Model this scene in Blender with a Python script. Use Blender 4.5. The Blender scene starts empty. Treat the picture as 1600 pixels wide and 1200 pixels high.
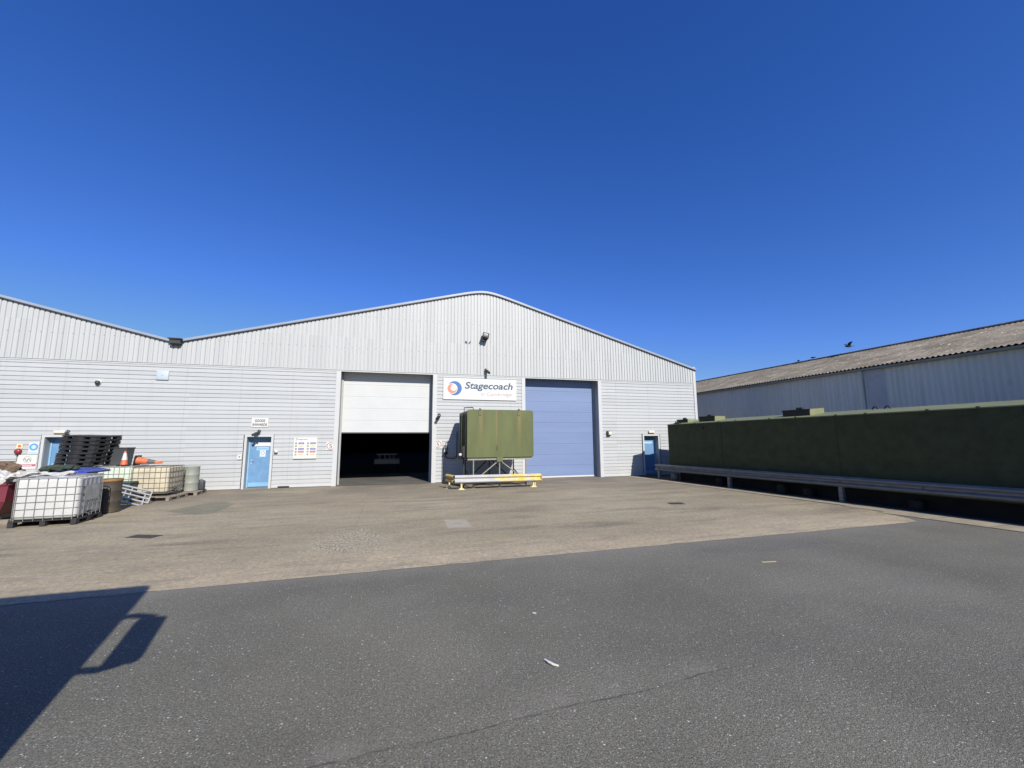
import bpy, bmesh, math, random
from mathutils import Vector, Matrix
random.seed(7)
C = bpy.context.scene.collection
R = math.radians
D = 19.12            # facade plane (Y)
KC = .80             # paint brightness trim
FIX = {}

# ------------------------------------------------------------------ materials
def nodes_of(m):
    m.use_nodes = True
    nt = m.node_tree
    return nt, nt.nodes, nt.links, nt.nodes['Principled BSDF']

def mat(name, col, rough=0.6, metal=0.0, var=0.12, vscale=2.0, bump=0.0, bscale=60.0, stretch=(1, 1, 1), spec=0.5,
        dirt=None, dscale=1.2, damt=0.5, trans=0.0):
    col = (col[0] * KC, col[1] * KC, col[2] * KC * .955); dirt = tuple(c * KC for c in dirt) if dirt else None
    m = bpy.data.materials.new(name)
    nt, N, L, b = nodes_of(m)
    tc = N.new('ShaderNodeTexCoord')
    mp = N.new('ShaderNodeMapping'); mp.inputs['Scale'].default_value = stretch
    L.new(tc.outputs['Object'], mp.inputs['Vector'])
    nz = N.new('ShaderNodeTexNoise'); nz.inputs['Scale'].default_value = vscale; nz.inputs['Detail'].default_value = 6
    nz.inputs['Roughness'].default_value = 0.6
    L.new(mp.outputs[0], nz.inputs['Vector'])
    cr = N.new('ShaderNodeValToRGB')
    cr.color_ramp.elements[0].position = 0.3; cr.color_ramp.elements[1].position = 0.7
    cr.color_ramp.elements[0].color = (*[max(0, c * (1 - var)) for c in col], 1)
    cr.color_ramp.elements[1].color = (*[min(1, c * (1 + var)) for c in col], 1)
    L.new(nz.outputs['Fac'], cr.inputs['Fac'])
    out = cr.outputs[0]
    if dirt:
        n2 = N.new('ShaderNodeTexNoise'); n2.inputs['Scale'].default_value = dscale; n2.inputs['Detail'].default_value = 8
        n2.inputs['Roughness'].default_value = 0.7
        L.new(mp.outputs[0], n2.inputs['Vector'])
        r2 = N.new('ShaderNodeValToRGB'); r2.color_ramp.elements[0].position = 0.52; r2.color_ramp.elements[1].position = 0.72
        r2.color_ramp.elements[0].color = (0, 0, 0, 1); r2.color_ramp.elements[1].color = (damt, damt, damt, 1)
        L.new(n2.outputs['Fac'], r2.inputs['Fac'])
        mx = N.new('ShaderNodeMixRGB'); mx.inputs['Color2'].default_value = (*dirt, 1)
        L.new(r2.outputs[0], mx.inputs['Fac']); L.new(out, mx.inputs['Color1']); out = mx.outputs[0]
    L.new(out, b.inputs['Base Color'])
    b.inputs['Roughness'].default_value = rough; b.inputs['Metallic'].default_value = metal
    b.inputs['Specular IOR Level'].default_value = spec
    if trans: b.inputs['Subsurface Weight'].default_value = trans
    if bump:
        n3 = N.new('ShaderNodeTexNoise'); n3.inputs['Scale'].default_value = bscale; n3.inputs['Detail'].default_value = 4
        L.new(tc.outputs['Object'], n3.inputs['Vector'])
        bp = N.new('ShaderNodeBump'); bp.inputs['Strength'].default_value = bump; bp.inputs['Distance'].default_value = 0.02
        L.new(n3.outputs['Fac'], bp.inputs['Height']); L.new(bp.outputs[0], b.inputs['Normal'])
    return m

class G:
    """tiny node-graph helper working on world position"""
    def __init__(s, m):
        s.nt, s.N, s.L, s.b = nodes_of(m)
        g = s.N.new('ShaderNodeNewGeometry'); s.pos = g.outputs['Position']
        sp = s.N.new('ShaderNodeSeparateXYZ'); s.L.new(s.pos, sp.inputs[0])
        s.x, s.y, s.z = sp.outputs
    def map(s, scale=(1, 1, 1), rot=0.0, loc=(0, 0, 0)):
        n = s.N.new('ShaderNodeMapping'); n.inputs['Scale'].default_value = scale
        n.inputs['Rotation'].default_value = (0, 0, rot); n.inputs['Location'].default_value = loc
        s.L.new(s.pos, n.inputs['Vector']); return n.outputs[0]
    def noise(s, scale, vec=None, detail=6, rough=0.6):
        n = s.N.new('ShaderNodeTexNoise'); n.inputs['Scale'].default_value = scale
        n.inputs['Detail'].default_value = detail; n.inputs['Roughness'].default_value = rough
        s.L.new(vec or s.pos, n.inputs['Vector']); return n.outputs['Fac']
    def vor(s, scale, vec=None, feat='F1', out='Distance'):
        n = s.N.new('ShaderNodeTexVoronoi'); n.inputs['Scale'].default_value = scale; n.feature = feat
        s.L.new(vec or s.pos, n.inputs['Vector']); return n.outputs[out]
    def math(s, op, a, b_=None, c=None, clamp=False):
        n = s.N.new('ShaderNodeMath'); n.operation = op; n.use_clamp = clamp
        for i, v in enumerate((a, b_, c)):
            if v is None: continue
            if isinstance(v, (int, float)): n.inputs[i].default_value = v
            else: s.L.new(v, n.inputs[i])
        return n.outputs[0]
    def ramp(s, fac, p0, p1, v0=0.0, v1=1.0):
        n = s.N.new('ShaderNodeMapRange'); n.inputs['From Min'].default_value = p0; n.inputs['From Max'].default_value = p1
        n.inputs['To Min'].default_value = v0; n.inputs['To Max'].default_value = v1; n.clamp = True
        n.interpolation_type = 'SMOOTHSTEP'
        s.L.new(fac, n.inputs['Value']); return n.outputs[0]
    def mix(s, fac, a, b_, mode='MIX'):
        n = s.N.new('ShaderNodeMixRGB'); n.blend_type = mode
        for i, v in ((0, fac), (1, a), (2, b_)):
            if isinstance(v, (int, float)): n.inputs[i].default_value = v
            elif isinstance(v, tuple): n.inputs[i].default_value = (*v, 1)
            else: s.L.new(v, n.inputs[i])
        return n.outputs[0]
    def bump(s, h, strength, dist):
        n = s.N.new('ShaderNodeBump'); n.inputs['Strength'].default_value = strength; n.inputs['Distance'].default_value = dist
        s.L.new(h, n.inputs['Height']); s.L.new(n.outputs[0], s.b.inputs['Normal'])
    def out(s, col, rough=0.8, spec=0.4):
        s.L.new(col, s.b.inputs['Base Color'])
        if isinstance(rough, (int, float)): s.b.inputs['Roughness'].default_value = rough
        else: s.L.new(rough, s.b.inputs['Roughness'])
        s.b.inputs['Specular IOR Level'].default_value = spec

def mat_asphalt():
    m = bpy.data.materials.new('asphalt'); g = G(m)
    big = g.noise(0.35, detail=5)
    col = g.mix(g.ramp(big, 0.3, 0.7), (0.123, 0.120, 0.096), (0.170, 0.166, 0.134))
    streak = g.noise(0.5, g.map((0.35, 2.2, 1), 0.25), detail=5)
    col = g.mix(g.ramp(streak, 0.5, 0.75, 0, 0.35), col, (0.10, 0.10, 0.103))
    grain = g.noise(70, detail=5, rough=0.8)
    col = g.mix(g.ramp(grain, 0.32, 0.68, 0, 1.0), g.mix(1.0, col, (0.38, 0.38, 0.39), 'MULTIPLY'), g.mix(1.0, col, (1.6, 1.6, 1.58), 'MULTIPLY'))
    g2 = g.noise(30, detail=4, rough=0.7)
    col = g.mix(g.ramp(g2, 0.55, 0.75, 0, 0.4), col, (0.24, 0.24, 0.235))
    # scattered pale stone chips
    g3 = g.noise(24, detail=5, rough=0.8)
    col = g.mix(1.0, col, g.mix(g.ramp(g3, 0.32, 0.68), (0.84, 0.84, 0.85), (1.17, 1.17, 1.16)), 'MULTIPLY')
    c2 = g.vor(55); c2c = g.N.new('ShaderNodeSeparateXYZ'); g.L.new(g.vor(55, out='Color'), c2c.inputs[0])
    col = g.mix(g.math('MULTIPLY', g.ramp(c2, 0.12, 0.34, 1, 0), g.ramp(c2c.outputs[2], 0.86, 0.96, 0, .8)), col, (0.46, 0.46, 0.45))
    chipd = g.vor(24); chipc = g.vor(24, out='Color')
    sepc = g.N.new('ShaderNodeSeparateXYZ'); g.L.new(chipc, sepc.inputs[0])
    chip = g.math('MULTIPLY', g.ramp(chipd, 0.10, 0.22, 1, 0), g.ramp(sepc.outputs[0], 0.88, 0.91))
    chip = g.math('MULTIPLY', chip, g.ramp(g.noise(0.8), 0.32, 0.6, 0.35, 1))
    col = g.mix(chip, col, (0.62, 0.62, 0.61))
    # a cold joint across the foreground with pale dust on its far side
    wob = g.math('MULTIPLY', g.math('SUBTRACT', g.noise(1.3, detail=4), 0.5), 0.16)
    line = g.math('SUBTRACT', g.math('SUBTRACT', g.y, g.math('MULTIPLY', g.x, 0.05)), g.math('ADD', wob, 3.0))
    near = g.math('MULTIPLY', g.ramp(g.x, 2.6, 3.6, 1, 0), g.ramp(g.x, -1.2, -0.4, 0, 1))
    crack = g.math('MULTIPLY', g.ramp(g.math('ABSOLUTE', line), 0.003, 0.012, 1, 0), near)
    dust = g.math('MULTIPLY', g.math('MULTIPLY', g.ramp(line, 0.0, 0.03), g.ramp(line, 0.05, 0.32, 1, 0)), near)
    dust = g.math('MULTIPLY', dust, g.ramp(g.noise(2.2), 0.42, 0.65, 0, 0.25))
    col = g.mix(dust, col, (0.27, 0.25, 0.22))
    col = g.mix(g.math('MULTIPLY', crack, g.ramp(g.noise(4), 0.4, 0.6, 0.1, 0.75)), col, (0.05, 0.05, 0.05))
    # sandy dirt at the foot of the kerb and by the slab
    e = g.math('MULTIPLY', g.ramp(g.math('ADD', g.y, g.math('MULTIPLY', g.noise(2.0), 0.5)), 6.5, 7.05, 0, 0.25), 1.0)
    col = g.mix(e, col, (0.25, 0.235, 0.21))
    g.bump(g.math('ADD', g.noise(130, detail=2), g.math('MULTIPLY', g.noise(45), 0.8)), 0.75, 0.012)
    g.out(col, 0.85, 0.35); return m

def mat_concrete():
    m = bpy.data.materials.new('yard_concrete'); g = G(m)
    big = g.noise(0.22, detail=5)
    col = g.mix(g.ramp(big, 0.35, 0.65), (0.275, 0.240, 0.160), (0.345, 0.303, 0.208))
    mid = g.noise(1.6, g.map((0.6, 1.2, 1), 0.2), detail=7, rough=0.7)
    col = g.mix(g.ramp(mid, 0.42, 0.7, 0, 0.55), col, (0.215, 0.182, 0.135))
    # long tyre scuffs that sweep across the yard
    for sc, rot, p0, p1, am, cc in ((1.6, 0.10, 0.48, 0.66, 0.38, (0.205, 0.178, 0.138)), (3.2, 0.14, 0.52, 0.66, 0.35, (0.43, 0.375, 0.28)), (0.55, 0.22, 0.47, 0.64, 0.75, (0.158, 0.140, 0.105)), (0.9, 0.05, 0.52, 0.68, 0.70, (0.155, 0.137, 0.106)),
                                    (0.7, 0.12, 0.58, 0.72, 0.5, (0.46, 0.42, 0.34))):
        s = g.noise(sc, g.map((0.30, 2.6, 1), rot, (3 * rot * 20, 0, 0)), detail=7, rough=0.7)
        brk = g.ramp(g.noise(0.55, g.map((0.7, 1.3, 1), 0, (rot * 90, 7, 0)), detail=5), 0.40, 0.60)
        col = g.mix(g.math('MULTIPLY', g.ramp(s, p0, p1, 0, am), brk), col, cc)
    # traffic film: greyer and darker by the doors
    film = g.math('MULTIPLY', g.ramp(g.y, 12.5, 18.5), g.ramp(g.noise(0.4, detail=6), 0.35, 0.62, 0.2, 0.9))
    col = g.mix(film, col, (0.165, 0.142, 0.110))
    wear = g.math('MULTIPLY', g.ramp(g.x, 6.0, 12.0), g.ramp(g.noise(0.7, g.map((0.5, 1.6, 1)), detail=7), 0.42, 0.62, 0, 0.7))
    col = g.mix(g.math('MULTIPLY', wear, g.ramp(g.y, 9.5, 16.0)), col, (0.155, 0.147, 0.132))
    # sand near the joint with the asphalt
    sand = g.math('MULTIPLY', g.ramp(g.math('ADD', g.y, g.math('MULTIPLY', g.noise(1.1), 1.6)), 7.4, 9.6, 0.55, 0), g.ramp(g.noise(3.5, g.map((0.4, 1.6, 1), 0.1)), 0.3, 0.6, 0.3, 1))
    col = g.mix(sand, col, (0.47, 0.39, 0.27))
    # saw-cut joints
    j1 = g.ramp(g.math('ABSOLUTE', g.math('SUBTRACT', g.y, g.math('ADD', 10.25, g.math('MULTIPLY', g.noise(2.5), 0.03)))), 0.004, 0.014, 0.3, 0)
    xx = g.math('SUBTRACT', g.math('MODULO', g.math('ADD', g.x, 40.3), 6.1), 3.0)
    j2 = g.ramp(g.math('ABSOLUTE', g.math('ADD', xx, g.math('MULTIPLY', g.noise(3), 0.04))), 0.004, 0.014, 0.22, 0)
    j3 = g.ramp(g.math('ABSOLUTE', g.math('SUBTRACT', g.y, 15.1)), 0.004, 0.016, 0.25, 0)
    col = g.mix(g.math('MAXIMUM', g.math('MAXIMUM', j1, j2), j3), col, (0.10, 0.092, 0.08))
    # scabbed patch where aggregate shows
    dx = g.math('ADD', g.x, 0.75); dy = g.math('SUBTRACT', g.y, 8.9)
    rr = g.math('SQRT', g.math('ADD', g.math('MULTIPLY', g.math('MULTIPLY', dx, dx), 1.1), g.math('MULTIPLY', g.math('MULTIPLY', dy, dy), 0.5)))
    rr = g.math('ADD', rr, g.math('MULTIPLY', g.math('SUBTRACT', g.noise(2.2), 0.5), 1.6))
    agg = g.ramp(g.noise(26, detail=5, rough=.7), 0.45, 0.6)
    scab = g.math('MULTIPLY', g.ramp(rr, 0.35, 0.95, 0.9, 0), 1.0)
    col = g.mix(scab, col, g.mix(agg, (0.20, 0.175, 0.12), (0.47, 0.425, 0.32)))
    # small spots
    sp = g.vor(3.1); spc = g.N.new('ShaderNodeSeparateXYZ'); g.L.new(g.vor(3.1, out='Color'), spc.inputs[0])
    spot = g.math('MULTIPLY', g.ramp(sp, 0.08, 0.16, 0.6, 0), g.ramp(spc.outputs[1], 0.86, 0.9))
    col = g.mix(spot, col, (0.11, 0.10, 0.09))
    gr2 = g.noise(13, detail=5, rough=0.75)
    col = g.mix(1.0, col, g.mix(g.ramp(gr2, 0.3, 0.7), (0.78, 0.78, 0.79), (1.2, 1.2, 1.19)), 'MULTIPLY')
    pat = g.noise(0.9, detail=8, rough=0.72)
    col = g.mix(g.ramp(pat, 0.52, 0.72, 0, 0.45), col, (0.185, 0.162, 0.125))
    fine = g.noise(60, detail=4, rough=0.75)
    col = g.mix(1.0, col, g.mix(g.ramp(fine, 0.3, 0.7), (0.76, 0.76, 0.76), (1.22, 1.22, 1.22)), 'MULTIPLY')
    g.bump(g.math('ADD', fine, g.math('MULTIPLY', g.noise(9), 0.8)), 0.35, 0.012)
    g.out(col, 0.85, 0.3); return m

def mat_cladding(name, base, pitch, axis, dirt):
    m = bpy.data.materials.new(name); g = G(m)
    a = g.z if axis == 'z' else g.x
    idx = g.math('FLOOR', g.math('DIVIDE', g.math('ADD', a, 50.0), pitch))
    wn = g.N.new('ShaderNodeTexWhiteNoise'); wn.noise_dimensions = '2D'
    cb = g.N.new('ShaderNodeCombineXYZ')
    oth = g.math('FLOOR', g.math('DIVIDE', g.math('ADD', g.x if axis == 'z' else g.z, 50.0), 4.7))
    g.L.new(idx, cb.inputs[0]); g.L.new(oth, cb.inputs[1]); g.L.new(cb.outputs[0], wn.inputs['Vector'])
    k = g.ramp(wn.outputs['Value'], 0, 1, 0.95, 1.03)
    kk = g.N.new('ShaderNodeCombineXYZ')
    for i in range(3): g.L.new(k, kk.inputs[i])
    col = g.mix(1.0, base, kk.outputs[0], 'MULTIPLY')
    run = g.noise(2.2, g.map((2.2, 1, 0.16)), detail=6)
    col = g.mix(g.ramp(run, 0.5, 0.78, 0, dirt), col, tuple(c * 0.72 for c in base))
    low = g.math('MULTIPLY', g.ramp(g.z, 0.0, 0.9, 1, 0), g.ramp(g.noise(3), 0.35, 0.65, 0, 0.35))
    col = g.mix(low, col, (0.42, 0.39, 0.34))
    spx = g.vor(9, g.map((1, 0.01, 1))); sc = g.N.new('ShaderNodeSeparateXYZ'); g.L.new(g.vor(9, g.map((1, 0.01, 1)), out='Color'), sc.inputs[0])
    col = g.mix(g.math('MULTIPLY', g.ramp(spx, 0.08, 0.14, 0.3, 0), g.ramp(sc.outputs[0], 0.9, 0.94)), col, (0.25, 0.24, 0.23))
    if axis == 'x':
        fx = g.math('FRACT', g.math('DIVIDE', g.math('ADD', g.x, 24.0), pitch * 2)); fxx = g.ramp(g.math('ABSOLUTE', g.math('SUBTRACT', fx, .28)), .04, .08, 1, 0)
        zz = g.math('ABSOLUTE', g.math('SUBTRACT', g.math('FRACT', g.math('DIVIDE', g.math('SUBTRACT', g.z, 5.2), 1.45)), .5)); fz = g.ramp(zz, .008, .016, 1, 0)
        col = g.mix(g.math('MULTIPLY', g.math('MULTIPLY', fxx, fz), .55), col, (.12, .12, .12))
    else:
        sx = g.math('ABSOLUTE', g.math('SUBTRACT', g.math('FRACT', g.math('DIVIDE', g.math('ADD', g.x, 24.0), 1.9)), .5)); sm = g.ramp(sx, .003, .007, .28, 0)
        col = g.mix(sm, col, (.2, .2, .2))
    g.out(col, 0.5, 0.35); return m

def mat_lichen_roof():
    m = bpy.data.materials.new('lichen_roof'); g = G(m)
    col = g.mix(g.ramp(g.noise(0.9), 0.3, 0.7), (0.115, 0.102, 0.086), (0.215, 0.192, 0.160))
    col = g.mix(g.ramp(g.noise(3.5, detail=8, rough=0.75), 0.5, 0.62, 0, 0.7), col, (0.10, 0.10, 0.055))
    col = g.mix(g.ramp(g.noise(2.0, g.map((1, 2, 1)), detail=8, rough=0.8), 0.56, 0.64, 0, 0.85), col, (0.40, 0.38, 0.30))
    col = g.mix(g.ramp(g.noise(8, detail=6, rough=0.8), 0.6, 0.68, 0, 0.9), col, (0.46, 0.44, 0.37))
    g.bump(g.noise(25), 0.4, 0.02); g.out(col, 0.95, 0.2); return m

def mat_shade_sheet():
    m = bpy.data.materials.new('grey_blue_sheet'); g = G(m)
    base = g.mix(g.ramp(g.noise(0.5, g.map((1, 1, 0.15))), 0.3, 0.7), (0.57, 0.55, 0.46), (0.65, 0.63, 0.54))
    st = g.noise(5, g.map((1, 1, 0.05)), detail=5)
    col = g.mix(g.ramp(st, 0.5, 0.72, 0, 0.5), base, (0.40, 0.39, 0.37))
    col = g.mix(g.ramp(g.noise(1.2, detail=7, rough=0.7), 0.58, 0.7, 0, 0.35), col, (0.24, 0.24, 0.24))
    g.out(col, 0.6, 0.3); return m

def mat_rusted(name, base, rust, z0, amt, runs=()):
    m = bpy.data.materials.new(name); nt, N, L, b = nodes_of(m); g = G.__new__(G); g.nt, g.N, g.L, g.b = nt, N, L, b
    tc = N.new('ShaderNodeTexCoord'); g.pos = tc.outputs['Object']
    sp = N.new('ShaderNodeSeparateXYZ'); L.new(g.pos, sp.inputs[0]); g.x, g.y, g.z = sp.outputs
    col = g.mix(g.ramp(g.noise(1.3, g.map((1.5, 1.5, 0.35)), detail=6), 0.3, 0.7), tuple(c * 0.86 for c in base), tuple(min(1, c * 1.12) for c in base))
    col = g.mix(g.ramp(g.noise(4, detail=8, rough=0.75), 0.6, 0.7, 0, amt), col, rust)
    col = g.mix(g.ramp(g.noise(9, g.map((3, 3, 0.12)), detail=4), 0.62, 0.75, 0, amt * 0.8), col, tuple(0.6 * a_ + 0.4 * b_ for a_, b_ in zip(base, rust)))
    for (rx, w, zt, zb) in runs:   # rust runs below the lifting lugs
        wob = g.math('MULTIPLY', g.math('SUBTRACT', g.noise(5), 0.5), 0.06)
        d = g.math('ABSOLUTE', g.math('SUBTRACT', g.math('ADD', g.x, wob), rx))
        f = g.math('MULTIPLY', g.ramp(d, w * 0.3, w, 1, 0), g.ramp(g.z, zb, zt, 0, 1))
        f = g.math('MULTIPLY', f, g.ramp(g.noise(14, g.map((3, 3, 0.3))), 0.3, 0.65, 0.2, 0.85))
        col = g.mix(f, col, rust)
    g.out(col, 0.55, 0.4); return m

M = {}
M['asphalt'] = mat_asphalt(); M['concrete'] = mat_concrete()
M['clad'] = mat_cladding('pale_grey_planks', (0.418, 0.438, 0.440), 0.165, 'z', 0.22)
M['gable'] = mat_cladding('pale_grey_sheet', (0.420, 0.438, 0.435), 0.158, 'x', 0.25)
M['trim'] = mat('trim_white', (0.57, 0.59, 0.61), 0.45, var=0.04, vscale=3)
M['verge'] = mat('verge_grey_blue', (0.33, 0.38, 0.47), 0.35, var=0.05)
M['verge_shadow'] = mat('verge_shadow', (0.05, 0.055, 0.07), 0.5)
M['darkroof'] = mat('dark_roof', (0.05, 0.05, 0.052), 0.8)
M['interior'] = mat('interior_unlit', (0.010, 0.010, 0.010), 0.9)  # blackness of the unlit inside put into the wall colour
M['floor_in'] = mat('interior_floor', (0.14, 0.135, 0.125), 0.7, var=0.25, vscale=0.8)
M['floor_deep'] = mat('interior_floor_unlit', (0.008, 0.008, 0.008), 0.95, var=0.25, vscale=0.8)  # near-black colour stands in for the unlit depth of the hall
M['shutter_w'] = mat('shutter_white', (0.61, 0.63, 0.65), 0.4, var=0.03, vscale=1.5)
M['shutter_b'] = mat('shutter_blue', (0.190, 0.265, 0.470), 0.45, var=0.06, vscale=0.9, stretch=(0.3, 1, 2.5))
M['shutterbox'] = mat('shutter_head_grey', (0.42, 0.43, 0.44), 0.5, var=0.06)
M['reveal'] = mat('reveal_grey', (0.38, 0.39, 0.40), 0.5, var=0.08)
M['door_b'] = mat('door_blue', (0.150, 0.310, 0.545), 0.45, var=0.12, vscale=4, dirt=(0.30, 0.36, 0.42), dscale=3, damt=0.4)
M['door_b2'] = mat('door_frame_blue', (0.24, 0.46, 0.72), 0.45, var=0.08)
M['black'] = mat('black_plastic', (0.018, 0.018, 0.020), 0.5, var=0.3, vscale=6)
M['pallet_black'] = mat('black_recycled_plastic', (0.026, 0.026, 0.028), 0.6, var=0.35, vscale=5, dirt=(0.09, 0.085, 0.08), dscale=4, damt=0.5)
M['darkmetal'] = mat('dark_metal', (0.045, 0.045, 0.045), 0.5, var=0.2)
M['steel'] = mat('galvanised', (0.55, 0.56, 0.57), 0.45, 0.35, var=0.2, vscale=8)
M['stand_steel'] = mat('stand_steel', (0.31, 0.31, 0.26), 0.5, 0.2, var=0.2, vscale=5)
M['steel_rail'] = mat('weathered_galvanised_rail', (0.215, 0.225, 0.235), 0.55, 0.25, var=0.22, vscale=3, stretch=(1, 0.4, 3), dirt=(0.15, 0.15, 0.15), dscale=2, damt=0.5)
M['cage'] = mat('cage_steel', (0.34, 0.34, 0.335), 0.5, 0.4, var=0.2)
M['cage_old'] = mat('cage_rusty', (0.20, 0.18, 0.155), 0.6, 0.2, var=0.3)
M['ibc_w'] = mat('white_hdpe', (0.60, 0.615, 0.62), 0.45, var=0.06, vscale=2, dirt=(0.45, 0.42, 0.36), dscale=2.2, damt=0.35, trans=0.0)
M['ibc_c'] = mat('cream_hdpe', (0.62, 0.565, 0.43), 0.5, var=0.10, vscale=2, dirt=(0.34, 0.28, 0.19), dscale=2.5, damt=0.55)
M['ibc_g'] = mat('greenish_hdpe', (0.60, 0.68, 0.57), 0.45, var=0.1, vscale=2.5, dirt=(0.72, 0.75, 0.72), dscale=3, damt=0.7)
M['ibc_b'] = mat('bluish_hdpe', (0.66, 0.71, 0.75), 0.45, var=0.08, vscale=2.5)
M['plate'] = mat('aluminium_plate', (0.42, 0.43, 0.44), 0.4, 0.5, var=0.2, vscale=6, dirt=(0.75, 0.75, 0.75), dscale=7, damt=0.8)
M['wood'] = mat('weathered_wood', (0.27, 0.235, 0.195), 0.85, var=0.25, vscale=4, stretch=(6, 0.7, 6), bump=0.2)
M['olive'] = mat_rusted('olive_paint', (0.094, 0.110, 0.038), (0.19, 0.145, 0.055), 0, 0.35, runs=((0.56, 0.11, 1.70, 0.35), (2.18, 0.11, 1.70, 0.25), (1.2, 0.04, 1.0, 0.2)))
M['olive_plain'] = mat('olive_plain', (0.13, 0.145, 0.058), 0.55, var=0.15, vscale=3)
M['olive_side'] = mat('olive_dark', (0.10, 0.11, 0.055), 0.6, var=0.2, vscale=3)
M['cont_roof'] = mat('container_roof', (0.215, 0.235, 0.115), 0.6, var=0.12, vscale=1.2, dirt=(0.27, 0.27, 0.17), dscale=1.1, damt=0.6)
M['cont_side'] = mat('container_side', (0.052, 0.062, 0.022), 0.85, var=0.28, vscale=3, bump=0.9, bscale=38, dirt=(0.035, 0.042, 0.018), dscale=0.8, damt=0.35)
M['vent_shade_and_seam'] = mat('vent_shade_and_seam', (0.020, 0.023, 0.012), 0.7)  # painted shade for vent fronts, also used for the dark panel seams
M['bed'] = mat('shade_dark_soil', (0.022, 0.019, 0.016), 0.95, var=0.4, vscale=3, bump=0.6, bscale=25)
M['under_shade'] = mat('under_shade_black', (0.016, 0.016, 0.014), 0.95, var=0.5, vscale=2.5)
M['block'] = mat('concrete_block', (0.24, 0.225, 0.19), 0.9, var=0.2, vscale=5, bump=0.3)
M['kerb'] = mat('kerb_concrete', (0.37, 0.325, 0.24), 0.85, var=0.2, vscale=2.5, bump=0.2, dirt=(0.22, 0.2, 0.15), dscale=1.8, damt=0.7)
M['yellow'] = mat('chipped_yellow', (0.62, 0.46, 0.12), 0.55, var=0.15, vscale=3, dirt=(0.62, 0.58, 0.45), dscale=3.5, damt=0.9)
M['barrier'] = mat('barrier_paint', (0.50, 0.505, 0.49), 0.5, 0.15, var=0.12, vscale=2, stretch=(0.8, 1, 4), dirt=(0.66, 0.50, 0.13), dscale=1.3, damt=0.85)
def mat_barrier():
    m = bpy.data.materials.new('barrier_paint'); nt, N, L, b = nodes_of(m); g = G.__new__(G); g.nt, g.N, g.L, g.b = nt, N, L, b
    tc = N.new('ShaderNodeTexCoord'); g.pos = tc.outputs['Object']; sp = N.new('ShaderNodeSeparateXYZ'); L.new(g.pos, sp.inputs[0]); g.x, g.y, g.z = sp.outputs
    col = g.mix(g.ramp(g.noise(2, g.map((.6, 1, 4))), .35, .65), (.36, .375, .39), (.46, .465, .46))
    k = g.math('ADD', g.noise(2.0, g.map((.9, 1, 2.2)), detail=7, rough=.7), g.math('MULTIPLY', g.math('SUBTRACT', g.x, 1.6), .055))
    col = g.mix(g.ramp(k, .50, .56, 0, .95), col, g.mix(g.ramp(g.noise(5), .4, .6), (.60, .42, .045), (.58, .50, .22)))
    col = g.mix(g.ramp(g.noise(4.5, detail=8, rough=.75), .60, .64, 0, .9), col, (.55, .54, .49))
    col = g.mix(g.ramp(g.noise(9, detail=6, rough=.8), .66, .70, 0, .8), col, (.16, .14, .11))
    g.out(col, .5, .4); return m
M['barrier'] = mat_barrier()
M['pale_yellow'] = mat('pale_yellow', (0.68, 0.60, 0.33), 0.55, var=0.12, vscale=6)
M['white'] = mat('sign_white', (0.70, 0.705, 0.70), 0.4, var=0.02)
M['board_cream'] = mat('board_cream', (0.74, 0.725, 0.70), 0.45, var=0.03)
M['cream'] = mat('cream', (0.72, 0.68, 0.56), 0.45, var=0.05)
M['logo_blue'] = mat('logo_blue', (0.062, 0.165, 0.42), 0.4, var=0.02)
M['logo_red'] = mat('logo_salmon', (0.76, 0.26, 0.17), 0.4, var=0.02)
M['slate'] = mat('slate_letter', (0.035, 0.085, 0.16), 0.4, var=0.02)
M['pinkgrey'] = mat('pink_grey_letter', (0.46, 0.41, 0.43), 0.4, var=0.02)
M['ink'] = mat('ink', (0.05, 0.055, 0.06), 0.5)
M['ringred'] = mat('ring_red', (0.42, 0.08, 0.10), 0.5)
M['b_blue'] = mat('bar_blue', (0.12, 0.19, 0.46), 0.5, var=0.03)
M['b_red'] = mat('bar_red', (0.50, 0.10, 0.22), 0.5, var=0.03)
M['b_yel'] = mat('bar_yellow', (0.80, 0.74, 0.50), 0.5, var=0.03)
M['b_cyan'] = mat('pale_cyan', (0.42, 0.66, 0.80), 0.5, var=0.03)
M['skyblue'] = mat('sign_blue', (0.10, 0.33, 0.70), 0.45, var=0.04)
M['glass'] = mat('lens', (0.30, 0.31, 0.32), 0.25, var=0.02)
M['bellred'] = mat('bell_red', (0.28, 0.03, 0.04), 0.35)
M['alarm'] = mat('alarm_box', (0.52, 0.60, 0.68), 0.5, var=0.04)
M['orange'] = mat('cone_orange', (0.72, 0.17, 0.07), 0.5, var=0.1)
M['cone_grey'] = mat('dirty_sleeve', (0.12, 0.12, 0.12), 0.5)
M['rustbrown'] = mat('drum_brown', (0.068, 0.057, 0.044), 0.6, var=0.3, vscale=3, dirt=(0.12, 0.07, 0.03), dscale=3, damt=0.7)
M['rustrim'] = mat('rust_rim', (0.30, 0.155, 0.05), 0.7, var=0.3, vscale=6)
M['drumgrey'] = mat('drum_grey', (0.30, 0.315, 0.285), 0.5, var=0.12, vscale=3, dirt=(0.2, 0.18, 0.13), dscale=3, damt=0.5)
M['blue_lid'] = mat('blue_plastic', (0.035, 0.075, 0.43), 0.4, var=0.15, vscale=3)
M['netting'] = mat('green_netting', (0.05, 0.07, 0.045), 0.9, var=0.4, vscale=12, bump=0.8)
M['maroon'] = mat('maroon_paint', (0.20, 0.035, 0.055), 0.45, var=0.12, vscale=2)
M['sheet'] = mat('white_sheeting', (0.58, 0.58, 0.57), 0.5, var=0.1, vscale=5, dirt=(0.3, 0.28, 0.25), dscale=4, damt=0.6)
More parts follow.
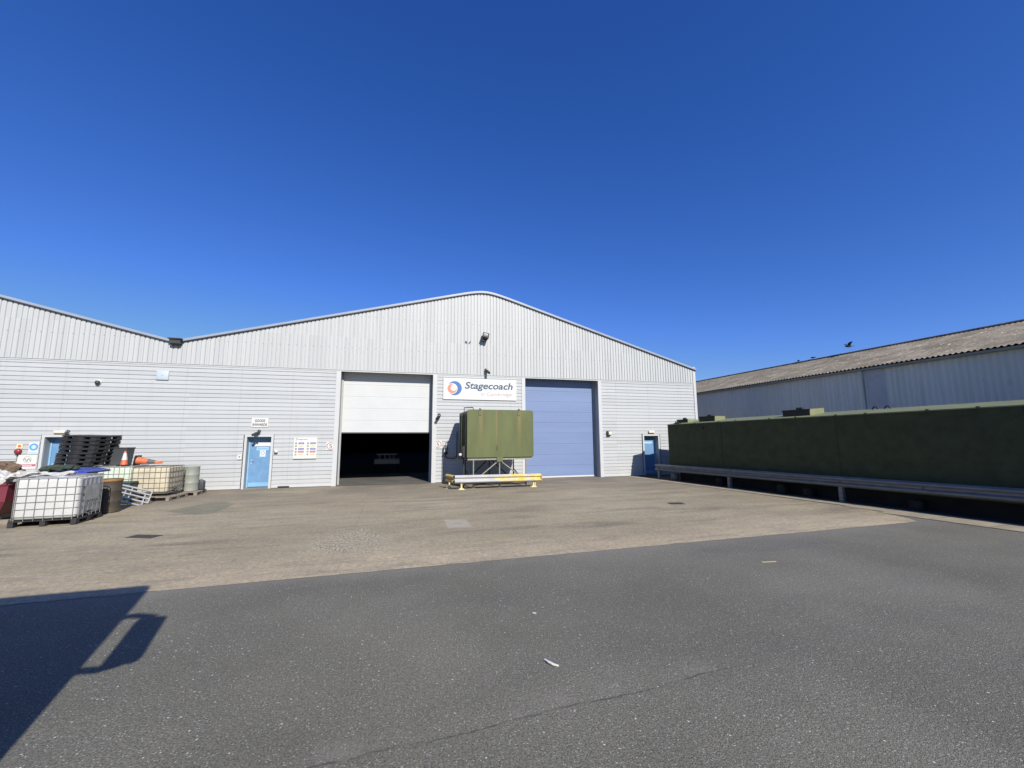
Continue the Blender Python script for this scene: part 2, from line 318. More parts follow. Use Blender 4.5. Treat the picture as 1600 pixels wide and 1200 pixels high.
M['brownbag'] = mat('brown_sacking', (0.16, 0.11, 0.07), 0.9, var=0.4, vscale=8, bump=0.6)
M['teal'] = mat('dark_teal', (0.035, 0.065, 0.065), 0.5, var=0.2)
M['greybin'] = mat('grey_bin', (0.055, 0.06, 0.07), 0.55, var=0.12)
M['pipe'] = mat('dark_pipe', (0.02, 0.02, 0.022), 0.45)
M['ironlid'] = mat('cast_iron', (0.07, 0.063, 0.055), 0.7, var=0.3, vscale=8)
M['patch'] = mat('patch_concrete', (0.40, 0.365, 0.30), 0.85, var=0.12, vscale=4, bump=0.2)
M['greenstain'] = mat('worn_green_paint', (0.205, 0.20, 0.145), 0.85, var=0.15, vscale=2, dirt=(0.28, 0.25, 0.19), dscale=2.2, damt=0.9)
M['lichen'] = mat_lichen_roof(); M['sheetwall'] = mat_shade_sheet()
M['panel_plain'] = mat('plain_wall_panel', (0.55, 0.54, 0.55), 0.6, var=0.12, vscale=1.5, dirt=(0.2, 0.2, 0.2), dscale=1.5, damt=0.5)
M['gutter'] = mat('gutter', (0.30, 0.29, 0.27), 0.6, var=0.2)
M['bird'] = mat('bird_feathers', (0.02, 0.02, 0.024), 0.7, var=0.2)
M['bus'] = mat('bus_paint', (0.62, 0.64, 0.66), 0.3, var=0.02)
M['busglass'] = mat('bus_glass', (0.02, 0.022, 0.025), 0.08)
M['rubber'] = mat('rubber', (0.02, 0.02, 0.02), 0.8)
M['litter'] = mat('litter_white', (0.75, 0.75, 0.73), 0.6)
M['litter_tan'] = mat('litter_tan', (0.50, 0.43, 0.31), 0.7)
M['trolley'] = mat('trolley_paint', (0.30, 0.30, 0.28), 0.5)

# ------------------------------------------------------------------ mesh builder
class MB:
    def __init__(s): s.v = []; s.f = []; s.sm = []
    def add(s, vs, fs, smooth=False, T=None):
        o = len(s.v)
        s.v += [tuple(T @ Vector(v)) if T else tuple(v) for v in vs]
        s.f += [tuple(i + o for i in f) for f in fs]; s.sm += [smooth] * len(fs)
        return s
    def box(s, a, b, T=None):
        x0, y0, z0 = a; x1, y1, z1 = b
        return s.add([(x0, y0, z0), (x1, y0, z0), (x1, y1, z0), (x0, y1, z0), (x0, y0, z1), (x1, y0, z1), (x1, y1, z1), (x0, y1, z1)],
                     [(0, 3, 2, 1), (4, 5, 6, 7), (0, 1, 5, 4), (1, 2, 6, 5), (2, 3, 7, 6), (3, 0, 4, 7)], T=T)
    def cbox(s, c, d, T=None):
        return s.box([c[i] - d[i] / 2 for i in range(3)], [c[i] + d[i] / 2 for i in range(3)], T)
    def prism(s, poly, axis, a, b, T=None, smooth=False):
        """poly: 2D points; axis: extrude axis index; remaining axes in cyclic xyz order minus axis"""
        rest = [i for i in range(3) if i != axis]
        n = len(poly); vs = []
        for t in (a, b):
            for q in poly:
                v = [0, 0, 0]; v[axis] = t; v[rest[0]] = q[0]; v[rest[1]] = q[1]; vs.append(v)
        fs = [tuple(range(n))[::-1], tuple(range(n, 2 * n))] + [(i, (i + 1) % n, n + (i + 1) % n, n + i) for i in range(n)]
        return s.add(vs, fs, smooth, T)
    def tube(s, pts, r, n=8, T=None, cap=True):
        pts = [Vector(p) for p in pts]; rings = []
        for i, p in enumerate(pts):
            t = (pts[min(i + 1, len(pts) - 1)] - pts[max(i - 1, 0)]).normalized()
            u = t.cross(Vector((0, 0, 1)));
            if u.length < 1e-3: u = Vector((1, 0, 0))
            u.normalize(); w = u.cross(t)
            rings.append([p + r * (math.cos(2 * math.pi * k / n) * u + math.sin(2 * math.pi * k / n) * w) for k in range(n)])
        vs = [v for rg in rings for v in rg]; fs = []
        for i in range(len(pts) - 1):
            for k in range(n):
                fs.append((i * n + k, i * n + (k + 1) % n, (i + 1) * n + (k + 1) % n, (i + 1) * n + k))
        s.add(vs, fs, True, T)
        if cap: s.add(rings[0], [tuple(range(n))[::-1]], False, T); s.add(rings[-1], [tuple(range(n))], False, T)
        return s
    def lathe(s, prof, c, n=28, T=None, axis='z', smooth=True):
        vs = []; m = len(prof)
        for k in range(n):
            a = 2 * math.pi * k / n
            for (r, h) in prof:
                p = (r * math.cos(a), r * math.sin(a), h) if axis == 'z' else ((h, r * math.cos(a), r * math.sin(a)) if axis == 'x' else (r * math.cos(a), h, r * math.sin(a)))
                vs.append((p[0] + c[0], p[1] + c[1], p[2] + c[2]))
        fs = [(k * m + i, ((k + 1) % n) * m + i, ((k + 1) % n) * m + i + 1, k * m + i + 1) for k in range(n) for i in range(m - 1)]
        return s.add(vs, fs, smooth, T)
    def disc(s, cx, cz, y, r, n=40, r2=None, a0=0, a1=360):
        if r2 is None:
            return s.add([(cx + r * math.cos(2 * math.pi * k / n), y, cz + r * math.sin(2 * math.pi * k / n)) for k in range(n)], [tuple(range(n))])
        vs = []
        for k in range(n + 1):
            a = R(a0 + (a1 - a0) * k / n)
            for q in (r, r2): vs.append((cx + q * math.cos(a), y, cz + q * math.sin(a)))
        return s.add(vs, [(2 * k, 2 * k + 2, 2 * k + 3, 2 * k + 1) for k in range(n)])
    def rbox(s, a, b, r, seg=3, T=None, smooth=True):
        bm = bmesh.new(); bmesh.ops.create_cube(bm, size=1)
        for v in bm.verts: v.co = Vector([a[i] + (v.co[i] + .5) * (b[i] - a[i]) for i in range(3)])
        bmesh.ops.bevel(bm, geom=list(bm.edges) + list(bm.verts), offset=r, segments=seg, affect='EDGES', profile=.5)
        bm.verts.index_update()
        s.add([tuple(v.co) for v in bm.verts], [tuple(v.index for v in f.verts) for f in bm.faces], smooth, T); bm.free(); return s
    def pieces(s, name, m, parent=None):
        """one object per connected piece"""
        par = list(range(len(s.v)))
        def find(i):
            while par[i] != i: par[i] = par[par[i]]; i = par[i]
            return i
        for f in s.f:
            for k in f[1:]: par[find(k)] = find(f[0])
        grp = {}
        for f, q in zip(s.f, s.sm): grp.setdefault(find(f[0]), []).append((f, q))
        res = []
        for fl in grp.values():
            mb = MB(); ix = {}
            for f, q in fl:
                for k in f:
                    if k not in ix: ix[k] = len(mb.v); mb.v.append(s.v[k])
                mb.f.append(tuple(ix[k] for k in f)); mb.sm.append(q)
            res.append(mb.build(name, m, parent))
        return res
    def build(s, name, m, parent=None, loc=(0, 0, 0), rot=0.0):
        me = bpy.data.meshes.new(name); me.from_pydata(s.v, [], s.f); me.update()
        bm = bmesh.new(); bm.from_mesh(me); bmesh.ops.recalc_face_normals(bm, faces=bm.faces); bm.to_mesh(me); bm.free()
        me.polygons.foreach_set('use_smooth', s.sm)
        me.materials.append(m)
        o = bpy.data.objects.new(name, me); C.objects.link(o); o.location = loc; o.rotation_euler.z = rot
        if parent: o.parent = parent
        return o

def tag(o, label, cat, group=None):
    o['label'] = label; o['category'] = cat
    if group: o['group'] = group
    return o
def thing(name, label, cat, loc=(0, 0, 0), rot=0.0, group=None):
    o = bpy.data.objects.new(name, None); o.empty_display_size = 0.2; C.objects.link(o); o.location = loc; o.rotation_euler.z = rot
    return tag(o, label, cat, group)
def struct(o, kind='structure'): o['kind'] = kind; return o

def text(s, body, x0, x1, z0, y, m, name, parent, cap=None, bold=0.0, shear=0.0, zc=None):
    cu = bpy.data.curves.new(name, 'FONT'); cu.body = body; cu.size = 1.0; cu.offset = bold; cu.shear = shear; cu.align_x = 'LEFT'
    cu.resolution_u = 6
    t = bpy.data.objects.new('t', cu); C.objects.link(t); bpy.context.view_layer.update()
    me = bpy.data.meshes.new_from_object(t.evaluated_get(bpy.context.evaluated_depsgraph_get()))
    bpy.data.objects.remove(t); bpy.data.curves.remove(cu)
    xs = [v.co.x for v in me.vertices]; w = max(xs) - min(xs); lo = min(xs)
    sx = (x1 - x0) / w; sz = sx if cap is None else cap / 0.73
    px, py, pz = (parent.location if parent else (0, 0, 0))
    for v in me.vertices:
        v.co = Vector((x0 + (v.co.x - lo) * sx - px, y - py, z0 + v.co.y * sz - pz))
    me.materials.clear(); me.materials.append(m); me.name = name
    o = bpy.data.objects.new(name, me); C.objects.link(o)
    if parent: o.parent = parent
    return o

# ------------------------------------------------------------------ ground
def sheet(poly, z): return MB().add([(x, y, z) for x, y in poly], [tuple(range(len(poly)))])
struct(sheet([(-400, -400), (400, -400), (400, 600), (-400, 600)], 0.0).build('ground', M['asphalt']))
edge = []
for i in range(300):
    x = -40 + i * (51.7) / 299
    edge.append((x, 6.76 + 0.012 * (x + 1.7) * .8 + random.uniform(-0.008, 0.008) + (random.uniform(.015, .04) if random.random() < .10 else 0)))
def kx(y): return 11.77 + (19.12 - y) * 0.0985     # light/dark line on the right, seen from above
apron = edge + [(kx(6.9) - 1.05, 7.2), (kx(8) - 0.5, 8.3), (kx(19.2) - 0.3, 19.6), (-40, 19.6)]
struct(sheet(apron, 0.004).build('concrete_apron', M['concrete']))
# kerb strip running out beside the barrier, and soil strip behind it, blackened to hold the container's shade
kb = MB()
ky = [19.0 - i * 1.0 for i in range(0, 22)]
for i in range(len(ky) - 1):
    a, b = ky[i], ky[i + 1] + 0.012
    w0 = 1.15 if a < 8.5 else (0.75 if a < 9.5 else 0.5)
    kb.add([(kx(a) - w0 * .62, a, .012), (kx(b) - w0 * .62, b, .012), (kx(b) + .22, b, .016), (kx(a) + .22, a, .016)], [(0, 1, 2, 3)])
    kb.add([(kx(a) + .22, a, .016), (kx(b) + .22, b, .016), (kx(b) + .22, b, -.02), (kx(a) + .22, a, -.02)], [(0, 1, 2, 3)])
struct(kb.build('kerb', M['kerb']))
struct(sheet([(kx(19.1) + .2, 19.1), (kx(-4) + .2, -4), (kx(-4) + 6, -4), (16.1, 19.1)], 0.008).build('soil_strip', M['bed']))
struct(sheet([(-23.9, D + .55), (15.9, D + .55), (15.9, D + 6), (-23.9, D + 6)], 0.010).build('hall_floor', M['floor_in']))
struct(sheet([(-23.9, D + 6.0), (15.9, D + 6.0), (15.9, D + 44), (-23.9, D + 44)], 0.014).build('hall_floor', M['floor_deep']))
struct(sheet([(-2.19, D - .1), (1.75, D - .1), (1.75, D + .6), (-2.19, D + .6)], 0.012).build('door_threshold', M['floor_in']))

# ------------------------------------------------------------------ main building
wh = thing('warehouse', 'long pale grey metal-clad warehouse with two low gables and tall shutter doors', 'warehouse', (0, D, 0))
def L0(mb): return mb      # coordinates are built relative to (0,D,0)
P = 0.165
def planks(mb, x0, x1, z0, z1):
    k0 = math.floor(z0 / P); pts = []
    z = k0 * P
    while z < z1 + P:
        for dz, dy in ((0.0, 0.0), (0.126, 0.0), (0.129, 0.024), (0.162, 0.024)):
            pts.append((z + dz, dy))
        z += P
    pts = [(min(max(q, z0), z1), d) for q, d in pts if True]
    out = []
    for q in pts:
        if not out or abs(q[0] - out[-1][0]) > 1e-6 or (abs(q[1] - out[-1][1]) > 1e-6 and z0 < q[0] < z1): out.append(q)
    vs = []; fs = []
    for q, d in out: vs += [(x0, d, q), (x1, d, q)]
    for i in range(len(out) - 1): fs.append((2 * i, 2 * i + 1, 2 * i + 3, 2 * i + 2))
    mb.add(vs, fs)
ZT = 4.868
DL, DM, DR = (-12.0, -11.1, 2.08), (-5.593, -4.717, 2.065), (12.708, 13.562, 2.045)
cl = MB()
planks(cl, -24.0, DL[0] - .115, .13, ZT); planks(cl, DL[0] - .115, DL[1] + .115, DL[2] + .09, ZT)
planks(cl, DL[1] + .115, DM[0] - .12, .13, ZT); planks(cl, DM[0] - .12, DM[1] + .10, DM[2] + .09, ZT)
planks(cl, DM[1] + .10, -2.375, .13, ZT)
planks(cl, 1.93, 6.01, .13, ZT)
planks(cl, 10.31, DR[0] - .13, .13, ZT); planks(cl, DR[0] - .13, DR[1] + .13, DR[2] + .09, ZT)
planks(cl, DR[1] + .13, 15.99, .13, ZT)
cl.pieces('plank_cladding', M['clad'], wh)
# white skirting, flashing strip, opening trims
tr = MB()
for a, b in ((-24, DL[0] - .115), (DL[1] + .115, DM[0] - .12), (DM[1] + .10, -2.375), (1.93, 6.01), (10.31, DR[0] - .13), (DR[1] + .13, 15.99)):
    tr.box((a, -.012, .02), (b, .03, .128))
tr.pieces('skirting', M['trim'], wh)
MB().box((-24, -.014, 4.872), (16.0, .03, 4.922)).build('flashing', M['trim'], wh)
def frame(x0, x1, zt, w, dep, nm, proud=.02):
    mb = MB()
    mb.box((x0 - w, -proud, 0.0), (x0, dep, zt + (w if zt < 3 else 0))); mb.box((x1, -proud, 0.0), (x1 + w, dep, zt + (w if zt < 3 else 0)))
    if zt < 3: mb.box((x0, -proud, zt), (x1, dep, zt + w))
    return mb.pieces(nm, M['trim'], wh)
frame(-2.19, 1.75, 4.868, .185, .10, 'opening_trim'); frame(6.19, 10.13, 4.868, .18, .10, 'opening_trim')
for d in (DL, DM, DR): frame(d[0], d[1], d[2], .085, .05, 'door_surround')
MB().box((15.99, -.03, 0.0), (16.15, .13, 5.84)).build('corner_trim', M['trim'], wh)
# deep reveals of the two tall openings
for x0, x1 in ((-2.19, 1.75), (6.19, 10.13)):
    rv = MB(); rv.box((x0 - .1, .102, 0), (x0 - .003, .60, 5.1)); rv.box((x1 + .003, .102, 0), (x1 + .1, .60, 5.1)); rv.box((x0 - .1, .02, 4.93), (x1 + .1, .60, 5.0))
    rv.pieces('reveal', M['reveal'], wh)
# roof outline
def roof(x):
    if x < -8.25: return 5.80 + (-8.25 - x) * 0.251
    zl = 8.124 + .265 * (x - .036); zr = 7.846 - .2865 * (x - 8.992)
    k = 0.16      # soft rounding at the apex
    return -k * math.log(math.exp(-zl / k) + math.exp(-zr / k)) - .07
pitch = .158; gp = MB(); cols = []
x = -24.0
while x < 16.0:
    for dx, dy in ((0, -.035), (.105, -.035), (.117, -.003), (.146, -.003)):
        if x + dx <= 16.0: cols.append((x + dx, dy))
    x += pitch
cols.append((16.0, -.035))
vs = []; fs = []
for cx, dy in cols: vs += [(cx, dy, 4.93), (cx, dy, roof(cx) - .06)]
for i in range(len(cols) - 1): fs.append((2 * i, 2 * i + 2, 2 * i + 3, 2 * i + 1))
gp.add(vs, fs).build('gable_sheeting', M['gable'], wh)
# lining strip closing the drip edge
MB().box((-24, -.033, 4.926), (16.0, .03, 4.932)).build('drip_edge', M['trim'], wh)
# verge capping and roof slabs
def verge(xs, nm):
    mb = MB(); n = len(xs)
    sec = [(-.10, -.075), (-.10, .03), (.10, .055), (.10, -.02)]
    vs = []; fs = []
    for xx in xs:
        for dy, dz in sec: vs.append((xx, dy, roof(xx) + dz))
    for i in range(n - 1):
        for k in range(4): fs.append((i * 4 + k, i * 4 + (k + 1) % 4, (i + 1) * 4 + (k + 1) % 4, (i + 1) * 4 + k))
    fs += [(0, 1, 2, 3), tuple((n - 1) * 4 + k for k in range(4))]
    mb.add(vs, fs).build(nm, M['verge'], wh)
    mb = MB(); vs = []; fs = []
    for xx in xs:
        for dy, dz in ((-.104, -.095), (-.104, -.06), (-.04, -.06), (-.04, -.095)): vs.append((xx, dy, roof(xx) + dz))
    for i in range(n - 1):
        for k in range(4): fs.append((i * 4 + k, i * 4 + (k + 1) % 4, (i + 1) * 4 + (k + 1) % 4, (i + 1) * 4 + k))
    mb.add(vs, fs).build('verge_shadow_line', M['verge_shadow'], wh)  # dark strip that paints the shadow line below the capping
verge([-24, -16, -8.35], 'verge_capping')
verge([-8.15] + [-8 + i * .5 for i in range(1, 17)] + [.5 + i * .25 for i in range(0, 30)] + [9, 12, 14, 16.18], 'verge_capping')
rs = MB(); vs = []; fs = []
rx = [-24, -8.25] + [-8 + i for i in range(0, 11)] + [3.2, 3.6, 3.9, 4.1, 4.3, 4.6, 5, 6, 8, 12, 16.18]
for xx in rx: vs += [(xx, .1, roof(xx)), (xx, 45, roof(xx)), (xx, .1, roof(xx) - .05), (xx, 45, roof(xx) - .05)]
for i in range(len(rx) - 1):
    a = i * 4
    fs += [(a, a + 4, a + 5, a + 1), (a + 2, a + 3, a + 7, a + 6), (a, a + 2, a + 6, a + 4), (a + 1, a + 5, a + 7, a + 3)]
rs.add(vs, fs).build('roof', M['darkroof'], wh)
# outer and inner walls of the hall
sw = MB(); sw.box((16.02, .14, 0), (16.12, 45, 5.78)); sw.build('side_wall', M['clad'], wh)
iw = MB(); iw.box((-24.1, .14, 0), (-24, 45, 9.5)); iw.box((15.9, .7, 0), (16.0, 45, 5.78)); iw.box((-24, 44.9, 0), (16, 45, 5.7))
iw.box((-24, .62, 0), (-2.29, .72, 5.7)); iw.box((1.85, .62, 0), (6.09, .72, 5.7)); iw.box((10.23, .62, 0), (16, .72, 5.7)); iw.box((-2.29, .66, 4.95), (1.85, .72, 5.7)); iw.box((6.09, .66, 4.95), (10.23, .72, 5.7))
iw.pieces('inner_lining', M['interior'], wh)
# valley gutter outlet
gt = MB(); gt.box((-8.50, -.30, 5.875), (-8.06, .2, 5.915)); gt.box((-8.46, -.25, 5.70), (-8.09, .2, 5.855)); gt.box((-8.42, -.2, 5.66), (-8.13, .1, 5.70))
gt.build('gutter_outlet', M['darkmetal'], wh)
# shutters
def shutter(x0, x1, z0, z1, m, nm, sec):
    mb = MB(); z = z0; pts = []
    fine = sec / 6
    k = 0
    while z < z1 - 1e-6:
        dep = .014 if k % 6 == 0 and k else .006
        pts += [(z, .002), (z + .006, -dep + .012), (z + .012, .0), (min(z + fine - .001, z1), .0)]
        z += fine; k += 1
    vs = []; fs = []
    prof = []
    for i in range(k):
        zz = z0 + i * fine; g = .018 if (i % 6 == 0 and i) else .005; w = .018 if (i % 6 == 0 and i) else .010
        prof += [(zz, g * .45 if i else 0), (zz + w * .6, 0), (min(zz + fine - .002, z1), 0)]
    prof.append((z1, 0))
    for q, d in prof: vs += [(x0, .50 + d, q), (x1, .50 + d, q)]
    for i in range(len(prof) - 1): fs.append((2 * i, 2 * i + 1, 2 * i + 3, 2 * i + 2))
    mb.add(vs, fs); mb.box((x0, .53, z0), (x1, .56, z1)); mb.add([(x0, .50, z0), (x1, .50, z0), (x1, .55, z0), (x0, .55, z0)], [(0, 1, 2, 3)])
    o = mb.build(nm, m, wh); return o
s1 = shutter(-2.188, 1.748, 2.25, 4.95, M['shutter_w'], 'shutter_door', .53)
s1['label'] = 'white sectional shutter raised halfway up'
MB().box((-2.185, .495, 2.20), (1.745, .565, 2.248)).build('bottom_seal', M['darkmetal'], s1)
s2 = shutter(6.192, 10.128, .08, 4.95, M['shutter_b'], 'shutter_door', .53)
s2['label'] = 'lavender blue sectional shutter fully closed'
MB().box((6.195, .49, .012), (10.125, .57, .078)).build('bottom_seal', M['white'], s2)
for x0, x1 in ((-2.19, 1.75), (6.19, 10.13)):
    t = MB(); t.box((x0, .44, 0), (x0 + .07, .495, 4.93)); t.box((x1 - .07, .44, 0), (x1, .495, 4.93)); t.pieces('guide_rail', M['reveal'], wh)
# personnel doors
def pdoor(d, lab, rec=.32):
    x0, x1, zt = d
    rv = MB(); rv.box((x0 - .08, .052, 0), (x0, rec + .1, zt + .08)); rv.box((x1, .052, 0), (x1 + .08, rec + .1, zt + .08)); rv.box((x0, .052, zt), (x1, rec + .1, zt + .08))
    rv.pieces('door_reveal', M['reveal'], wh)
    fr = MB(); fr.box((x0, rec - .03, .03), (x0 + .05, rec + .05, zt)); fr.box((x1 - .05, rec - .03, .03), (x1, rec + .05, zt)); fr.box((x0 + .05, rec - .03, zt - .05), (x1 - .05, rec + .05, zt))
    fr.pieces('door_frame', M['door_b2'], wh)
    dl = MB(); dl.box((x0 + .05, rec, .05), (x1 - .05, rec + .045, zt - .05)); o = dl.build('door', M['door_b'], wh); o['label'] = lab
    h = MB(); h.cbox((x0 + .13, rec - .008, 1.05), (.045, .014, .20)); h.tube([(x0 + .13, rec - .012, 1.08), (x0 + .13, rec - .055, 1.08), (x0 + .24, rec - .055, 1.08)], .010)
    h.build('handle', M['steel'], o)
    k = MB(); k.box((x0 + .06, rec - .006, .06), (x1 - .06, rec - .001, .22)); k.build('kick_plate', M['door_b2'], o)
    st = MB(); st.box((x0, .0, 0.0), (x1, rec + .05, .035)); st.build('door_step', M['block'], wh)
    return o
dl = pdoor(DL, 'sky blue personnel door half hidden behind stacked black pallets')
dm = pdoor(DM, 'sky blue personnel door carrying three white notices')
dr = pdoor(DR, 'blue personnel door mostly in shadow beside the green container')
def plate(nm, m, par, x0, x1, z0, z1, y, th=.006): return MB().box((x0, y - th, z0), (x1, y, z1)).build(nm, m, par)
plate('notice', M['white'], dm, -5.39, -4.80, 1.68, 1.845, .319)
n1 = plate('notice', M['b_cyan'], dm, -5.31, -4.87, 1.515, 1.635, .319)
n2 = plate('notice', M['white'], dm, -5.18, -4.97, 1.24, 1.51, .3185)
MB().disc(-5.075, 1.405, .3115, .07, r2=.052).build('emblem', M['skyblue'], n2); plate('strip', M['b_cyan'], n2, -5.17, -4.98, 1.245, 1.30, .3115, .001)
plate('strip', M['skyblue'], n1, -5.29, -4.89, 1.555, 1.59, .3120, .001)
MB().disc(-5.30, 1.80, .3117, .035).build('emblem', M['ink'], dm)
plate('notice', M['b_cyan'], dr, 12.80, 13.40, 1.64, 1.74, .319)
gr = MB(); gr.box((-4.37, -.03, .005), (-3.95, .02, .075)); gr.build('air_vent', M['black'], wh)

# ------------------------------------------------------------------ things fixed to the wall
W = D - .004
def wall_thing(nm, lab, cat, x, z, group=None): return thing(nm, lab, cat, (x, W, z), 0, group)
# company sign
sg = thing('sign', 'large white company signboard with round logo above the olive tank', 'sign', (3.97, W, 4.25))
def rel(mb, nm, m, o):
    ob = mb.build(nm, m, o); lx, ly, lz = o.location
    for v in ob.data.vertices: v.co -= Vector((lx, ly, lz))
    return ob
rel(MB().box((2.215, W - .05, 3.750), (5.725, W, 4.748)), 'board', M['white'], sg)
u = .00242; ox, oz = 2.74, 4.272; yb = W - .052
def lg(px, pz): return ox + (px - 247) * u, oz - (pz - 330) * u
rel(MB().disc(ox, oz, yb, 137 * u, 56), 'emblem_crescent', M['logo_blue'], sg)
a = lg(200, 338); rel(MB().disc(a[0], a[1], yb - .002, 102 * u, 48), 'emblem_border', M['white'], sg)
a = lg(200, 338); rel(MB().disc(a[0], a[1], yb - .004, 90 * u, 48), 'emblem_swirl', M['logo_red'], sg)
a = lg(226, 318); rel(MB().disc(a[0], a[1], yb - .006, 64 * u, 48), 'emblem_centre', M['white'], sg)
q = [lg(*t) for t in ((150, 262), (188, 250), (205, 258), (178, 292), (180, 335), (160, 320))]
rel(MB().add([(t[0], yb - .008, t[1]) for t in q], [tuple(range(6))]), 'emblem_hook', M['logo_red'], sg)
text(None, 'Stagecoach', 3.215, 5.545, 4.272, yb, M['slate'], 'lettering', sg, cap=.325, bold=.022, shear=.2)
text(None, 'in', 3.975, 4.165, 3.955, yb, M['pinkgrey'], 'lettering', sg, cap=.17, bold=.006, shear=.15)
text(None, 'Cambridge', 4.262, 5.495, 3.955, yb, M['pinkgrey'], 'lettering', sg, cap=.17, bold=.006, shear=.15)
# goods inwards
gs = thing('sign', 'small white sign reading GOODS INWARDS above the middle blue door', 'sign', (-5.165, W, 2.64))
rel(MB().box((-5.468, W - .02, 2.455), (-4.868, W, 2.825)), 'board', M['white'], gs)
text(None, 'GOODS', -5.36, -4.985, 2.665, W - .0215, M['ink'], 'lettering', gs, cap=.105, bold=.03)
text(None, 'INWARDS', -5.43, -4.905, 2.505, W - .0215, M['ink'], 'lettering', gs, cap=.105, bold=.03)
# speed roundels
for nm, cx, cz, lab in (('speed_sign', -2.463, 1.665, 'round 5 speed limit sign left of the half open shutter'), ('speed_sign', 2.02, 1.70, 'round 5 speed limit sign right of the half open shutter')):
    t = thing(nm, lab, 'sign', (cx, W, cz), 0, 'round 5 signs beside the half open shutter')
    rel(MB().box((cx - .17, W - .012, cz - .17), (cx + .17, W, cz + .17)), 'board', M['white'], t)
    rel(MB().disc(cx, cz, W - .0135, .155, 40, .130), 'ring', M['ringred'], t)
    text(None, '5', cx - .055, cx + .055, cz - .085, W - .0135, M['ink'], 'numeral', t, cap=.175, bold=.0)
# site rules board
nb = thing('notice_board', 'cream site safety board with blue and red bars beside the middle blue door', 'notice board', (-3.43, W, 1.58))
rel(MB().box((-3.87, W - .02, 1.16), (-3.0, W, 2.02)), 'board', M['board_cream'], nb)
rel(MB().box((-3.87, W - .024, 1.135), (-3.0, W - .001, 1.158)), 'edge_strip', M['teal'], nb)
ny = W - .0215
rel(MB().disc(-3.79, 1.955, ny, .045, 24, .028, -120, 150), 'emblem', M['slate'], nb)
text(None, 'Stagecoach', -3.72, -3.36, 1.93, ny, M['ink'], 'lettering', nb, cap=.05, bold=.01)
rows = ((1.79, 'b_blue'), (1.675, 'b_yel'), (1.56, 'b_blue'), (1.445, 'b_red'), (1.33, 'b_yel'))
for z, cname in rows:
    for xa in (-3.70, -3.255):
        rel(MB().box((xa, ny - .001, z - .038), (xa + .215, ny, z + .038)), 'coloured_bar', M[cname], nb)
        rel(MB().box((xa + .03, ny - .003, z - .006), (xa + .18, ny - .0015, z + .006)), 'text_line', M['white' if cname != 'b_yel' else 'ink'], nb)
        rel(MB().disc(xa - .085, z, ny, .038, 20), 'symbol', M['ink' if cname != 'b_yel' else 'cone_grey'], nb)
        rel(MB().disc(xa - .085, z, ny - .0012, .018, 12), 'symbol_centre', M['white'], nb)
# signs by the left door
t = thing('sign', 'white sign with blue circle pictogram beside the left blue door', 'sign', (-12.27, W, 1.68))
rel(MB().box((-12.41, W - .012, 1.47), (-12.13, W, 1.895)), 'board', M['white'], t)
rel(MB().disc(-12.27, 1.73, W - .0135, .125, 32, .075), 'ring', M['skyblue'], t); rel(MB().disc(-12.27, 1.73, W - .0135, .073, 32), 'symbol', M['b_cyan'], t)
rel(MB().box((-12.29, W - .016, 1.69), (-12.25, W - .0145, 1.78)), 'symbol_figure', M['white'], t); rel(MB().box((-12.39, W - .0135, 1.485), (-12.15, W - .0125, 1.56)), 'caption_bar', M['b_cyan'], t)
t = thing('sign', 'square white sign with grey squiggle and red strip below the blue circle sign', 'sign', (-12.4, W, 1.2))
rel(MB().box((-12.68, W - .012, .96), (-12.135, W, 1.455)), 'board', M['white'], t)
sq = MB(); sq.tube([(-12.50 + .2 * i / 12, W - .016, 1.28 + .05 * math.sin(i * .9)) for i in range(13)], .012, 6); rel(sq, 'squiggle', M['drumgrey'], t)
rel(MB().disc(-12.40, 1.29, W - .0135, .115, 30, .10), 'ring', M['pinkgrey'], t); rel(MB().box((-12.66, W - .0135, 1.05), (-12.15, W - .0125, 1.125)), 'red_strip', M['b_red'], t)
rel(MB().box((-12.60, W - .0155, 1.075), (-12.25, W - .014, 1.10)), 'text_line', M['white'], t)
t = thing('sign', 'small pale orange square sign above the red fire bell', 'sign', (-12.67, W, 1.77)); rel(MB().box((-12.755, W - .01, 1.685), (-12.585, W, 1.84)), 'board', M['b_yel'], t); rel(MB().disc(-12.67, 1.765, W - .0115, .05, 20), 'symbol', M['orange'], t)
t = thing('fire_bell', 'dark red fire alarm bell on the wall left of the blue door', 'fire bell', (-12.68, W, 1.575))
MB().lathe([(0, -.10), (.05, -.098), (.09, -.07), (.10, -.03), (.10, 0)], (0, 0, 0), 24, axis='y').build('gong', M['bellred'], t); MB().cbox((0, -.06, -.115), (.05, .05, .04)).build('striker', M['darkmetal'], t)
cd = MB(); cd.tube([(-.02, -.015, -.1), (-.02, -.015, -.33)], .012, 6); cd.tube([(-.02, -.015, -.33), (-.9, -.015, -.33)], .012, 6); cd.build('conduit', M['drumgrey'], t)
